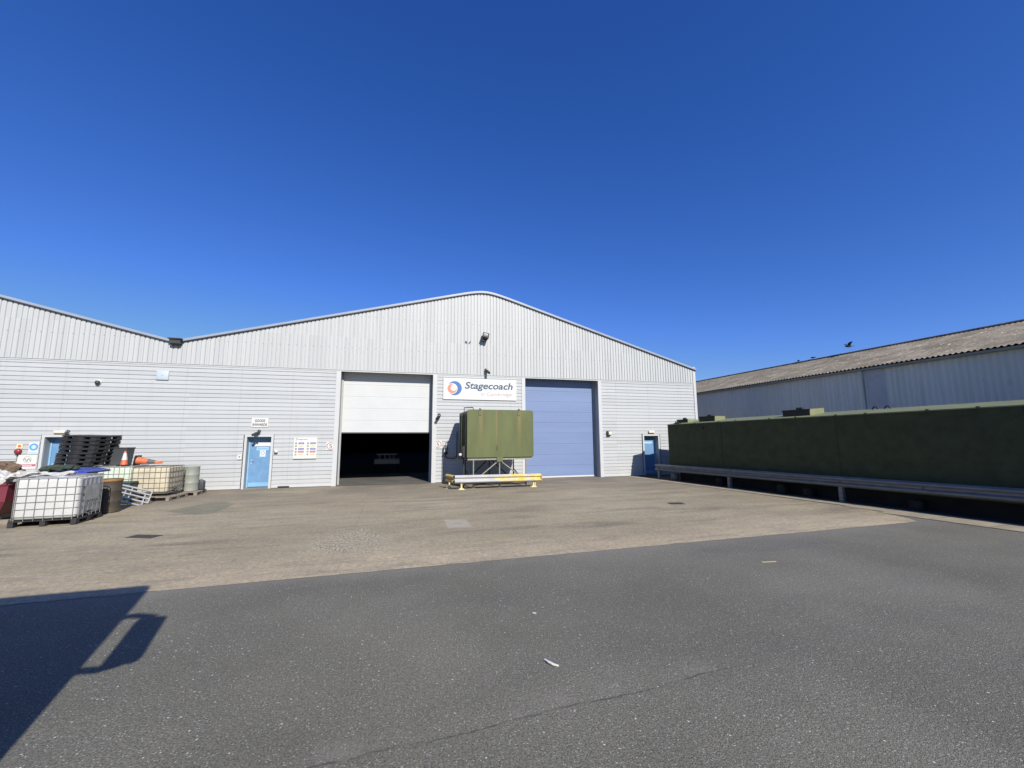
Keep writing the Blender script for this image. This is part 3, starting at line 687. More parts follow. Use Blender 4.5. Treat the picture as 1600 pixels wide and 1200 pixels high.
# bulkhead lights
def bulkhead(lab, x0, x1, z0, z1):
    t = thing('emergency_light', lab, 'light', ((x0 + x1) / 2, W, (z0 + z1) / 2))
    w, h = x1 - x0, z1 - z0
    MB().rbox((-w / 2, -.09, -h / 2), (w / 2, -.02, h / 2), .015, 2).build('diffuser', M['cream'], t); MB().box((-w / 2 + .01, -.02, -h / 2 + .005), (w / 2 - .01, 0, h / 2 - .005)).build('base_plate', M['darkmetal'], t)
bulkhead('cream bulkhead light over the left blue door', -11.745, -11.40, 2.21, 2.31)
bulkhead('cream bulkhead light over the shaded right door', 12.975, 13.33, 2.185, 2.305)
def camera_(lab, x, z, aim, ln=.2, s=1.0, mname='darkmetal'):
    t = thing('security_camera', lab, 'security camera', (x, W, z))
    MB().lathe([(0, -.03 * s), (.05 * s, -.03 * s), (.055 * s, 0)], (0, 0, 0), 16, axis='y').build('mount', M[mname], t)
    ar = MB(); ar.tube([(0, -.02, 0), (0, -.10 * s, -.02 * s), (aim * .05 * s, -.13 * s, -.06 * s)], .014 * s, 8); ar.build('arm', M[mname], t)
    b = MB(); e = Vector((aim * .8, -.6, -.35)).normalized() * ln * s; c = Vector((aim * .05 * s, -.13 * s, -.06 * s))
    b.tube([c - e * .4, c + e * .6], .042 * s, 14); b.build('body', M[mname], t)
    v = MB(); v.cbox((c + e * .1)[:], (.10 * s, .12 * s, .012)); 
    for i in range(8): pass
    o = v.build('visor', M['white'], t); o.location.z = .05 * s
camera_('dark camera over the left blue door', -11.36, 2.285, .5, .22, 1.0)
camera_('dark camera with white visor below the GOODS INWARDS sign', -5.18, 2.285, -.6, .26, 1.25)
camera_('dark camera on the gable above the company sign', 4.22, 5.19, .3, .24, 1.45)
camera_('black twin-armed camera left of the olive tank', 2.05, 3.02, -.4, .22, 1.4, 'black')
t = thing('dome_camera', 'small round dome camera high on the planks at far left', 'security camera', (-10.645, W, 4.1))
MB().lathe([(0, -.13), (.05, -.12), (.08, -.08), (.085, -.04), (.07, 0)], (0, 0, 0), 20, axis='y').build('dome', M['darkmetal'], t); MB().lathe([(.06, -.05), (.10, -.04), (.10, 0)], (0, 0, .02), 20, axis='y').build('collar', M['white'], t)
t = thing('vent_cover', 'square pale blue cover plate on the planks below the roof valley', 'cover plate', (-8.65, W, 4.45))
MB().rbox((-.205, -.05, -.18), (.205, 0, .18), .02, 2).build('plate', M['alarm'], t); MB().lathe([(0, -.058), (.012, -.056), (.014, -.05)], (0, 0, 0), 12, axis='y').build('fixing_screw', M['darkmetal'], t)
t = thing('keypad', 'small white entry keypad left of the middle blue door', 'keypad', (-5.80, W, 1.26))
MB().box((-.075, -.035, -.09), (.075, 0, .09)).build('case', M['white'], t); MB().box((-.03, -.038, -.02), (.03, -.0355, .05)).build('buttons', M['drumgrey'], t)
t = thing('doorbell', 'small round grey bell push right of the middle blue door', 'doorbell', (-4.51, W, 1.46))
MB().lathe([(0, -.07), (.04, -.06), (.065, -.03), (.065, 0)], (0, 0, 0), 20, axis='y').build('case', M['white'], t); MB().cbox((0, -.04, -.05), (.12, .07, .03)).build('bracket', M['darkmetal'], t)
t = thing('floodlight', 'tilted square floodlight high on the gable below the apex', 'floodlight', (4.15, W - .03, 6.78))
tl = Matrix.Translation((0, -.28, .02)) @ Matrix.Rotation(R(-38), 4, 'X') @ Matrix.Rotation(R(14), 4, 'Y')
MB().rbox((-.155, -.05, -.18), (.155, .06, .18), .02, 2, tl).build('housing', M['darkmetal'], t)
MB().box((-.10, -.056, -.10), (.10, -.0505, .115), tl).build('lens', M['glass'], t)
MB().box((-.10, -.060, .02), (.10, -.0565, .06), tl).build('led_array', M['white'], t)
a = MB(); a.box((-.16, -.30, -.16), (.10, 0, -.12)); a.box((-.16, -.26, -.22), (.06, -.04, -.16)); a.build('bracket', M['darkmetal'], t)
t = thing('bracket_pair', 'two small broken angle brackets left of the floodlight', 'bracket', (3.345, W - .03, 6.49))
for s_ in (-1, 1):
    T_ = Matrix.Translation((s_ * .085, 0, 0)) @ Matrix.Rotation(R(s_ * 35), 4, 'Y')
    MB().box((-.02, -.06, -.055), (.02, 0, .055), T_).build('bracket', M['darkmetal'], t)
t = thing('wall_lamp', 'dark wall lamp with pale lens right of the blue shutter', 'lamp', (10.635, W, 2.18))
MB().rbox((-.11, -.12, -.13), (.10, 0, .13), .025, 2).build('housing', M['darkmetal'], t); MB().rbox((-.06, -.17, -.09), (.12, -.10, .09), .03, 2).build('lens', M['cream'], t)

# ------------------------------------------------------------------ trolley in the dark doorway
t = thing('workshop_trolley', 'dim grey wheeled trolley deep inside the dark half open doorway', 'trolley', (-.22, 26.0, 0))
MB().box((-.71, -.4, .50), (.71, .4, .78)).build('body', M['trolley'], t); MB().box((-.60, -.35, 1.02), (.58, .35, 1.09)).build('tray', M['trolley'], t)
a = MB()
for x in (-.42, -.12, .15, .38): a.box((x - .03, -.3, .78), (x + .03, -.24, 1.02))
a.build('post', M['trolley'], t)
for z in (.56, .63, .70): MB().box((-.69, -.41, z), (.69, -.401, z + .02)).build('trim_bar', M['white'], t)
for x in (-.55, .55):
    MB().lathe([(0, -.03), (.25, -.03), (.25, .03), (0, .03)], (x, 0, .25), 16, axis='x').build('wheel', M['rubber'], t)

# ------------------------------------------------------------------ olive tank on its stand
TX, TY = 2.885, 16.45; TW, TD, TZ0, TZ1 = 2.785, 2.05, 1.20, 3.105
tk = thing('fuel_tank', 'olive green steel box tank raised on a tubular stand between the shutters', 'tank', (TX, TY, 0))
c = .11
poly = [(0, TZ0), (TW, TZ0), (TW, TZ1 - c), (TW - c, TZ1), (c, TZ1), (0, TZ1 - c)]
bd = MB()
pl = [(0.0, TZ0 + .0), (TW, TZ0 + .0)] + [(TW - .16 + .16 * math.cos(R(a)), TZ1 - .10 + .10 * math.sin(R(a))) for a in range(0, 91, 15)] + [(.14 - .14 * math.sin(R(a)), TZ1 - .09 + .09 * math.cos(R(a))) for a in range(0, 91, 15)]
bd.prism([(x, z - 1.2) for x, z in pl], 1, .03, TD)
body = bd.build('body', M['olive'], tk, (0, 0, 1.2))
pn = MB().prism([(x if 0 < x < TW else (x + .0), z - 1.2) for x, z in pl], 1, 0.0, .026); pn.build('front_panel', M['olive'], tk, (0, 0, 1.2))
sd = MB(); sd.box((-.035, .16, TZ0 + .03), (-.002, .19, TZ1 - .2)); sd.box((-.05, .95, TZ0 - .02), (-.002, 1.05, TZ1 - .12)); sd.box((-.03, 1.6, TZ0 + .03), (-.002, 1.64, TZ1 - .16)); sd.build('side_rib', M['olive_side'], tk)
for lx in (.52, 2.16):
    lug = MB(); lug.box((lx - .055, -.022, TZ1 - .22), (lx + .055, -.002, TZ1 + .02)); lug.box((lx - .03, -.03, TZ1 - .02), (lx + .03, .06, TZ1 + .055))
    o = lug.build('lifting_lug', M['olive_plain'], tk); MB().lathe([(.0, -.034), (.016, -.034), (.018, -.028)], (lx, 0, TZ1 + .01), 12, axis='y').build('lug_hole', M['black'], o)
MB().box((1.215, -.012, 1.44), (1.235, -.001, 1.66)).build('slot', M['black'], tk)
MB().box((1.22, -.03, 1.02), (1.46, .06, 1.198)).build('centre_bracket', M['olive_plain'], tk)
st = MB()
st.box((.03, .02, 1.095), (2.70, .09, 1.155)); st.box((.03, 1.85, 1.095), (2.70, 1.92, 1.155)); st.box((.03, .09, 1.095), (.10, 1.85, 1.155)); st.box((2.63, .09, 1.095), (2.70, 1.85, 1.155))
st.build('stand_beam', M['stand_steel'], tk)
MB().box((.06, .01, 1.158), (2.72, 1.95, 1.196)).build('base_frame', M['black'], tk)
for lx in (.27, 1.34, 2.46):
    for ly, mm in ((.055, 'olive_plain'), (1.885, 'olive_side')):
        MB().tube([(lx, ly, 0.02), (lx, ly, 1.09)], .030, 10).box((lx - .06, ly - .06, 0.008), (lx + .06, ly + .06, .02)).build('leg', M['stand_steel' if ly < 1 else 'darkmetal'], tk)
for a_, b_, ly in (((1.27, 1.03), (.42, .36), .055), ((1.40, 1.03), (2.38, .30), .055), ((1.27, 1.03), (.32, .12), 1.885), ((1.40, 1.03), (2.4, .12), 1.885)):
    MB().tube([(a_[0], ly, a_[1]), (b_[0], ly, b_[1])], .026, 8).build('brace', M['stand_steel' if ly < 1 else 'darkmetal'], tk)
for ly in (.055, 1.885): MB().tube([(.27, ly, .14), (2.46, ly, .14)], .022, 8).build('brace', M['darkmetal'], tk)
for lx in (.27, 2.46): MB().tube([(lx, .055, .14), (lx, 1.885, .6)], .022, 8).build('brace', M['darkmetal'], tk)
MB().tube([(-.03, .55, .02), (-.03, .55, 2.95), (-.03, .60, 3.22), (.34, .60, 3.24), (.36, .6, 3.12)], .022, 10).build('vent_pipe', M['pipe'], tk)
MB().tube([(-.06, .42, .02), (-.06, .42, 1.5)], .035, 10).build('fill_pipe', M['darkmetal'], tk)
vb = MB(); vb.rbox((-.26, .35, 1.14), (-.06, .75, 1.30), .02, 2); vb.box((-.14, .2, 1.2), (-.03, .35, 1.65)); vb.build('valve_box', M['black'], tk)
MB().lathe([(0, -.05), (.055, -.05), (.06, 0), (.055, .04), (0, .04)], (-.22, .32, 1.31), 16, axis='y').build('gauge', M['white'], tk)
# two hose loops by the wall
t = thing('hose_hoop', 'black delivery hose looped against the planks left of the tank', 'hose', (2.26, D - .14, 0))
MB().tube([(0, 0, .08), (0, 0, 1.52), (.02, 0, 1.60), (.08, 0, 1.625), (.17, 0, 1.62), (.17, 0, 1.25)], .022, 8).build('riser', M['pipe'], t)
MB().tube([(.10, 0, 1.42), (.10, 0, 1.18), (.13, 0, 1.10), (.2, 0, 1.07), (.50, 0, 1.07), (.57, 0, 1.10), (.60, 0, 1.18), (.60, 0, 2.25)], .022, 8).build('loop', M['pipe'], t)
MB().rbox((.02, -.05, 1.24), (.16, .05, 1.36), .03, 2).build('nozzle', M['black'], t)
MB().tube([(0, 0, .08), (.03, -.2, .035), (.15, -.8, .03), (.3, -1.3, .03), (.5, -1.6, .03), (.75, -1.4, .03), (.8, -1.0, .03)], .03, 8).build('hose_tail', M['pipe'], t)

# ------------------------------------------------------------------ W-beam profiles
WB = [(0, 0.0), (0.02, 0.008), (0.075, 0.05), (0.078, 0.085), (0.006, 0.132), (0.006, 0.178), (0.078, 0.225), (0.075, 0.26), (0.02, 0.302), (0, 0.31)]
def wbeam(mb, p0, p1, z0a, z0b, outv, sc=1.0, seg=1):
    p0, p1, outv = Vector((*p0, 0)), Vector((*p1, 0)), Vector((*outv, 0)).normalized()
    n = len(WB)
    vs = []
    for s in range(seg + 1):
        f = s / seg; p = p0.lerp(p1, f); z0 = z0a + (z0b - z0a) * f
        for th in (0, -.006):
            for o_, z in WB: q = p + outv * (o_ + th); vs.append((q.x, q.y, z0 + z * sc))
    fs = []
    for s in range(seg):
        a = s * 2 * n; b = a + 2 * n
        for i in range(n - 1):
            fs += [(a + i, a + i + 1, b + i + 1, b + i), (a + n + i, b + n + i, b + n + i + 1, a + n + i + 1)]
        fs += [(a, b, b + n, a + n), (a + n - 1, a + 2 * n - 1, b + 2 * n - 1, b + n - 1)]
    e = seg * 2 * n
    for q in (0, e):
        for i in range(n - 1): fs.append((q + i, q + i + 1, q + n + i + 1, q + n + i))
    mb.add(vs, fs)
br = thing('crash_barrier', 'short crash barrier with chipped yellow paint in front of the olive tank', 'barrier', (2.37, 16.1, 0))
b_ = MB(); wbeam(b_, (0, .08), (3.48, .02), .245, .225, (0, -1), 1.0, 6); b_.build('beam', M['barrier'], br)
b_ = MB(); wbeam(b_, (-.20, .85), (-.005, .09), .245, .245, (-1, -.2), 1.0, 2); b_.build('return_beam', M['yellow'], br)
cap = MB(); cap.prism([(0, 0), (.095, .0), (.095, .31), (0, .31)], 0, 3.482, 3.50); o = cap.build('end_cap', M['yellow'], br); o.location = (0, -.07, .225)
for fx, fy in ((.27, .12), (3.19, .10), (-.12, .72)):
    ft = MB(); ft.box((fx - .03, fy - .03, .02), (fx + .03, fy + .03, .42)); 
    ft.add([(fx - .13, fy - .13, .008), (fx + .13, fy - .13, .008), (fx + .13, fy + .13, .008), (fx - .13, fy + .13, .008), (fx - .035, fy - .035, .075), (fx + .035, fy - .035, .075), (fx + .035, fy + .035, .075), (fx - .035, fy + .035, .075)],
           [(0, 1, 5, 4), (1, 2, 6, 5), (2, 3, 7, 6), (3, 0, 4, 7), (4, 5, 6, 7)])
    if fx > 3: ft.box((fx + .05, fy - .03, .05), (fx + .09, fy + .03, .42))
    ft.build('post', M['pale_yellow'], br)

# ------------------------------------------------------------------ container and long barrier on the right
sk = math.atan2(.0985, 1)                # runs slightly askew of the warehouse
u_ = Vector((math.sin(sk), -math.cos(sk), 0)); v_ = Vector((math.cos(sk), math.sin(sk), 0))
ct = bpy.data.objects.new('green_container', None); C.objects.link(ct); tag(ct, 'long dark green rough-sided container with vent boxes on its roof, in shade on the right', 'container')
ct.matrix_world = Matrix(((u_.x, v_.x, 0, 12.56), (u_.y, v_.y, 0, 16.92), (u_.z, v_.z, 1, 0), (0, 0, 0, 1)))
# local frame: x along the container towards the camera, y across, z up (mirrored handedness is avoided by using -v for y)
ct.matrix_world = Matrix.Translation((12.56, 16.92, 0)) @ Matrix.Rotation(math.atan2(u_.y, u_.x), 4, 'Z')
# now local x = u_, local y = left of u_ = +v_ direction
CLn = 17.0; SL = .0073
def zt(x): return 2.532 + SL * x
CB = .42
mb = MB()
mb.add([(0, 0, CB), (CLn, 0, CB), (CLn, 3, CB), (0, 3, CB), (0, 0, zt(0)), (CLn, 0, zt(CLn)), (CLn, 3, zt(CLn)), (0, 3, zt(0)), (0, 1.5, zt(0) + .195), (CLn, 1.5, zt(CLn) + .195)],
       [(0, 1, 2, 3), (0, 4, 5, 1), (2, 6, 7, 3), (0, 3, 7, 8, 4), (1, 5, 9, 6, 2)])
mb.build('wall', M['cont_side'], ct)
rf = MB()
for y0, y1, r0, r1 in ((-.03, 1.5, 0, .20), (1.5, 3.03, .20, 0)):
    rf.add([(-.03, y0, zt(0) + r0), (CLn + .03, y0, zt(CLn) + r0), (CLn + .03, y1, zt(CLn) + r1), (-.03, y1, zt(0) + r1), (-.03, y0, zt(0) + r0 + .03), (CLn + .03, y0, zt(CLn) + r0 + .03), (CLn + .03, y1, zt(CLn) + r1 + .03), (-.03, y1, zt(0) + r1 + .03)],
           [(0, 3, 2, 1), (4, 5, 6, 7), (0, 1, 5, 4), (1, 2, 6, 5), (2, 3, 7, 6), (3, 0, 4, 7)])
rf.build('roof', M['cont_roof'], ct)
i = 0; x = .75
while x < CLn:
    MB().cbox((x, -.015, zt(x) + .028), (.07, .06, .05)).build('roof_clip', M['olive_side'], ct); x += (.95, 1.25, .8, 1.4)[i % 4]; i += 1
def vent(x0, x1, y0, y1, h, slope=0.0):
    z0 = zt(x0) + .20 * y0 / 1.5 - .02
    b = MB(); b.add([(x0, y0, z0), (x1, y0, z0), (x1, y1, z0 + .05), (x0, y1, z0 + .05), (x0, y0, z0 + h), (x1, y0, z0 + h), (x1, y1, z0 + h + slope), (x0, y1, z0 + h + slope)],
                    [(0, 3, 2, 1), (4, 5, 6, 7), (0, 1, 5, 4), (1, 2, 6, 5), (2, 3, 7, 6), (3, 0, 4, 7)])
    o = b.build('roof_vent', M['cont_roof'], ct)
    f = MB(); f.box((x0 - .02, y0 - .03, z0 + h - .03), (x1 + .02, y0 - .002, z0 + h + .008)); f.box((x0 + .0, y0 - .012, z0 + .02), (x1, y0 - .002, z0 + h - .032)); f.build('vent_shade_face', M['vent_shade_and_seam'], o)  # shade on the vent's yard side put into a near-black face
    k = MB(); k.rbox((x0 + (x1 - x0) * .45, y0 + .06, z0 + h - .01), (x0 + (x1 - x0) * .7, y0 + .16, z0 + h + .085), .02, 2); k.build('vent_knob', M['black'], o)
vent(.05, .72, .55, 1.15, .20); vent(1.45, 2.30, .50, 1.10, .27); vent(5.30, 6.25, .50, 1.25, .27, .06)
k = MB(); k.tube([(.30, .12, zt(0) + .05), (.55, .12, zt(0) + .10), (.7, .14, zt(0) + .05)], .04, 8); k.tube([(.42, .12, zt(0)), (.42, .12, zt(0) + .17)], .03, 8); k.build('hinge_clamp', M['black'], ct)
for x in (7.70, 8.02):
    MB().tube([(x - .09, 1.35, zt(x) + .19), (x - .03, 1.35, zt(x) + .29), (x + .03, 1.35, zt(x) + .29), (x + .09, 1.35, zt(x) + .19)], .02, 8).build('lifting_eye', M['black'], ct)
k = MB(); k.rbox((2.0, -.05, 2.33), (2.12, -.001, 2.40), .012, 2); k.build('bracket', M['black'], ct)
for z in (1.2, ): MB().box((3.0, -.006, .45), (3.02, -.001, 2.55)).box((7.3, -.006, .45), (7.32, -.001, 2.6)).box((11.2, -.006, .45), (11.22, -.001, 2.65)).pieces('panel_seam', M['vent_shade_and_seam'], ct)
MB().box((.35, .28, 0), (CLn, .45, CB - .003)).build('under_shade', M['under_shade'], ct)  # low dark wall added so no light shows under the container
for x in (.05, 2.6, 5.2, 6.1, 8.9, 11.5, 14.0): MB().rbox((x, -.02, .008), (x + .28, .26, random.choice((.25, .33, .3))), .02, 1).build('support_block', M['block' if x < 1 else 'under_shade'], ct)  # blocks past the first carry the container's shade in their colour
# barrier
gd = bpy.data.objects.new('guard_rail', None); C.objects.link(gd); tag(gd, 'long galvanised guard rail on short posts in front of the green container', 'guard rail')
gd.matrix_world = Matrix.Translation((12.24, 17.53, 0)) @ Matrix.Rotation(math.atan2(u_.y, u_.x), 4, 'Z')
def rz(x): return .385 + .0086 * x
b_ = MB(); wbeam(b_, (0, 0), (17.5, 0), rz(0), rz(17.5), (0, -1), 1.0, 12); b_.build('beam', M['steel_rail'], gd)
j = MB()
for x in (4.05, 8.1, 12.1):
    wbeam(j, (x - .16, -.006), (x + .16, -.006), rz(x) - .004, rz(x) - .004, (0, -1), 1.025, 1)
j.pieces('splice_plate', M['steel_rail'], gd)
for x in (.18, 2.0, 4.0, 5.9, 8.05, 10.0, 12.0): MB().lathe([(0, -.02), (.014, -.018), (.02, 0)], (x, -.012, rz(x) + .155), 10, axis='y').build('bolt', M['darkmetal'], gd)
for x in (.14, 4.06, 8.02, 11.95, 15.9):
    p_ = MB(); p_.box((x - .055, .012, .0), (x + .055, .022, rz(x) + .25)); p_.box((x - .055, .022, .0), (x - .045, .13, rz(x) + .25)); p_.box((x + .045, .022, 0), (x + .055, .13, rz(x) + .25))
    p_.box((x - .10, .0, .0), (x + .10, .16, .012)); p_.build('post', M['steel_rail'], gd)

# ------------------------------------------------------------------ neighbouring shed on the right
sh = thing('old_shed', 'long grey-blue corrugated shed with lichen-stained roof behind the green container', 'shed', (20, 0, 0))
Y0, Y1 = -6.0, 62.0
def corr(x0, z0, x1, z1, ya, yb, pit, amp, n, m, nm, nx, nz):
    mb = MB(); vs = []; fs = []; k = int((yb - ya) / pit * n)
    for i in range(k + 1):
        y = ya + i * pit / n; o = amp * math.cos(2 * math.pi * i / n)
        vs += [(x0 + nx * o, y, z0 + nz * o), (x1 + nx * o, y, z1 + nz * o)]
    for i in range(k): fs.append((2 * i, 2 * i + 2, 2 * i + 3, 2 * i + 1))
    mb.add(vs, fs, True).build(nm, m, sh)
corr(0, 0, 0, 4.95, Y0, 12.32, .20, .016, 8, M['sheetwall'], 'wall', 1, 0)
corr(0, 0, 0, 4.95, 12.98, Y1, .20, .016, 8, M['sheetwall'], 'wall', 1, 0)
MB().box((-.02, 12.30, 0), (.0, 13.0, 4.95)).build('plain_panel', M['panel_plain'], sh)
corr(-.22, 4.965, 6.0, 6.83, Y0, Y1, .17, .028, 8, M['lichen'], 'roof', -.28, .96)
corr(6.0, 6.83, 12.2, 4.965, Y0, Y1, .17, .028, 4, M['lichen'], 'roof', .28, .96)
MB().tube([(6.0, Y0, 6.87), (6.0, Y1, 6.87)], .07, 8).build('ridge_cap', M['lichen'], sh)
gx = MB(); gx.prism([(-.19, 4.83), (-.19, 4.905), (-.17, 4.905), (-.165, 4.86), (-.06, 4.86), (-.05, 4.905), (-.03, 4.905), (-.03, 4.83)], 1, Y0, Y1); gx.build('gutter', M['gutter'], sh)
dp = MB(); dp.tube([(-.10, 13.16, 4.84), (-.09, 13.16, 4.5), (-.05, 13.16, 4.4), (-.05, 13.16, 0)], .05, 10); dp.build('downpipe', M['sheetwall'], sh)
MB().box((.03, Y0, 0), (.1, Y1, 4.9)).box((11.9, Y0, 0), (12, Y1, 4.9)).pieces('inner_wall', M['interior'], sh)
MB().prism([(0, 0), (12, 0), (12, 4.9), (6, 6.75), (0, 4.9)], 1, Y0 + .05, Y0 + .15).build('gable_wall', M['sheetwall'], sh)

# ------------------------------------------------------------------ birds
def bird(lab, loc, flying, rot):
    t = thing('bird', lab, 'bird', loc, rot)
    b = MB(); b.lathe([(0, -.19), (.03, -.15), (.065, -.05), (.07, .03), (.045, .10), (.04, .13), (.042, .15), (.02, .18), (0, .20)], (0, 0, .0), 14, axis='x')
    b.add([(-.12, -.025, 0), (-.12, .025, 0), (-.30, .06, .0), (-.30, -.06, .0), (-.12, 0, .02)], [(0, 3, 2, 1), (0, 4, 3), (4, 1, 2), (4, 2, 3)])
    b.build('body', M['bird'], t)
    b = MB(); b.lathe([(0, .0), (.012, .005), (0, .04)], (.195, 0, .0), 8, axis='x'); b.build('beak', M['darkmetal'], t)
    for s in (-1, 1):
        w = MB()
        if flying: q = [(.08, s * .05, .02), (.12, s * .2, .14), (.05, s * .38, .20), (-.06, s * .36, .19), (-.06, s * .18, .12), (-.08, s * .05, .02)]
        else: q = [(.08, s * .055, .03), (.05, s * .075, -.02), (-.1, s * .07, -.04), (-.24, s * .03, -.03), (-.2, s * .03, .02), (0, s * .06, .05)]
        w.add(q + [(a, b_2, c_ + .012) for a, b_2, c_ in q], [(0, 1, 2, 3, 4, 5), (6, 7, 8, 9, 10, 11)] + [(i, (i + 1) % 6, 6 + (i + 1) % 6, 6 + i) for i in range(6)])
        w.build('wing', M['bird'], t)
    if not flying:
        l = MB(); l.tube([(0, .03, -.05), (0, .03, -.14)], .006, 6); l.tube([(0, -.03, -.05), (0, -.03, -.14)], .006, 6); l.build('legs', M['darkmetal'], t); t.scale = (.7, .7, .7)
bird('black bird in flight above the lichen-stained shed roof', (26.0, 17.67, 7.29), True, R(150))
bird('small dark bird perched upright on the shed roof ridge', (26.0, 19.9, 7.03), False, R(100))
bird('tiny dark bird crouched on the far end of the shed ridge', (26.0, 20.9, 7.0), False, R(60))

# ------------------------------------------------------------------ clutter on the left
def pallet_mb(w, d, h, T=None, blocks=True):
    mb = MB(); nb = 7
    for i in range(nb):
        y = -d / 2 + (i + .5) * d / nb; mb.cbox((0, y, h - .012), (w, d / nb * .72, .022), T)
    for x in (-w / 2 + .05, 0, w / 2 - .05):
        mb.cbox((x, 0, h - .034), (.10, d, .02), T)
        for y in (-d / 2 + .07, 0, d / 2 - .07): mb.cbox((x, y, (h - .044 + .02) / 2 + .001), (.098, .138, h - .066), T)
        mb.cbox((x, 0, .011), (.101, d + .002, .02), T)
    return mb
def ibc(lab, loc, rot, m, cage, w=1.18, d=1.0, h=1.10, valve='+x', plate=False, bars=(.22, .385, .54, .69, .86), group='caged plastic liquid tanks', pal='black', ndiv=7):
    t = thing('liquid_tank', lab, 'plastic tank', loc, rot, group)
    b = MB(); b.rbox((-w / 2 + .012, -d / 2 + .012, .145), (w / 2 - .012, d / 2 - .012, h - .03), .075, 4)
    b.lathe([(.0, .045), (.10, .045), (.115, .03), (.115, 0)], (0, 0, h - .055), 20); b.build('bottle', m, t)
    c_ = MB(); r = .0078
    X, Y = w / 2, d / 2; k = .09
    loop = [(-X + k, -Y), (X - k, -Y), (X - k * .3, -Y + k * .3), (X, -Y + k), (X, Y - k), (X - k * .3, Y - k * .3), (X - k, Y), (-X + k, Y), (-X + k * .3, Y - k * .3), (-X, Y - k), (-X, -Y + k), (-X + k * .3, -Y + k * .3), (-X + k, -Y)]
    for z in bars + (h - .012,): c_.tube([(x, y, z) for x, y in loop], r * (1.15 if z > h - .1 else 1), 6, cap=False)
    for i in range(ndiv):
        f = -X + .07 + (w - .14) * i / (ndiv - 1)
        for s in (-1, 1): c_.tube([(f, s * (Y + .004), .12), (f, s * (Y + .004), h - .012)], r * .9, 6)
    for i in range(ndiv - 1):
        f = -Y + .07 + (d - .14) * i / (ndiv - 2)
        for s in (-1, 1): c_.tube([(s * (X + .004), f, .12), (s * (X + .004), f, h - .012)], r * .9, 6)
    for f in (-.22, .22): c_.tube([(-X, f, h), (X, f, h)], r, 6)
    c_.build('cage', cage, t)
    if pal: pallet_mb(w + .03, d + .02, .135).build('pallet', M['pallet_black' if pal == 'black' else 'wood'], t)
    v = MB(); v.tube([(X - .06, -.12, .20), (X + .05, -.12, .19), (X + .07, -.12, .14)], .035, 10); v.cbox((X + .05, -.12, .25), (.03, .16, .025)); v.build('valve', M['black'], t)
    if plate: MB().box((X + .014, -.30, .50), (X + .018, .28, .86)).build('label_plate', M['plate'], t)
    return t
ibc('white caged tank nearest the camera, on a black pallet beside the maroon skip', (-7.665, 12.93, .012), R(4), M['ibc_w'], M['cage'], plate=True, w=1.16, d=1.02)
wp = pallet_mb(1.2, 1.15, .13).build('wooden_pallet', M['wood']); wp.location = (-7.38, 16.80, .006); wp.rotation_euler.z = R(-3); tag(wp, 'weathered wooden pallet under the cream caged tank', 'pallet', 'wooden pallets on the yard')
wp = pallet_mb(1.1, 1.0, .13).build('wooden_pallet', M['wood']); wp.location = (-7.12, 17.93, .006); wp.rotation_euler.z = R(4); tag(wp, 'weathered wooden pallet under the grey drum by the wall', 'pallet', 'wooden pallets on the yard')
ibc('stained cream caged tank on a wooden pallet next to the grey drum', (-7.49, 16.93, .11), R(-1), M['ibc_c'], M['cage_old'], w=1.05, d=1.05, h=.985, bars=(.13, .30, .46, .62, .80), pal=None)
ibc('pale green caged tank between the cream tank and the black pallets', (-8.58, 17.15, .012), R(0), M['ibc_g'], M['cage'], w=.98, d=1.0, h=1.105)
ibc('bluish white caged tank under the stack of black pallets', (-9.66, 17.1, .012), R(0), M['ibc_b'], M['cage'], w=1.1, d=1.0, h=1.125)
# black plastic pallets leaning in a stack
order = ('bottom', 'second', 'third', 'fourth', 'fifth', 'sixth', 'topmost')
def black_pallet(w=1.06, d=.92, h=.136):
    mb = MB(); mb.box((-w / 2 + .2, -d / 2 + .17, .0), (w / 2 - .2, d / 2 - .17, h - .04))  # first box is a solid core added to stop light showing through
    mb.box((-w / 2, -d / 2, h - .035), (w / 2, d / 2, h - .002)); mb.box((-w / 2 + .02, -d / 2 + .02, h - .05), (w / 2 - .02, d / 2 - .02, h - .036))
    for x in (-w / 2, -.16, w / 2 - .18 - .0):
        xw = .32 if x == -.16 else .18
        for y in (-d / 2, -.08, d / 2 - .16): mb.box((x, y + .002, .024), (x + xw, y + .158, h - .052))
    for x in (-w / 2 + .001, -.09, w / 2 - .181): mb.box((x, -d / 2 + .001, .0), (x + .18, d / 2 - .001, .023))
    for y in (-d / 2 + .003, d / 2 - .093): mb.box((-w / 2 + .004, y, .001), (w / 2 - .004, y + .09, .022))
    return mb
bp0 = black_pallet().build('plastic_pallet', M['pallet_black'])
zst = 1.150
for i in range(7):
    o = bp0 if i == 0 else bp0.copy()
    if i: C.objects.link(o)
    o.location = (-9.56 + .019 * i + random.uniform(-.015, .015), 17.02 + random.uniform(-.02, .02), zst + i * .139)
    o.rotation_euler = (R(.25 * i), R(.45 * i - .6), R(-13 + random.uniform(-2, 2)))
    lab = {0: 'bottom black plastic pallet of the leaning stack, resting on the caged tank', 6: 'topmost black plastic pallet of the leaning stack by the left blue door'}.get(i, 'black plastic pallet %s from the bottom of the leaning stack' % order[i])
    tag(o, lab, 'pallet', 'black plastic pallets in the leaning stack')
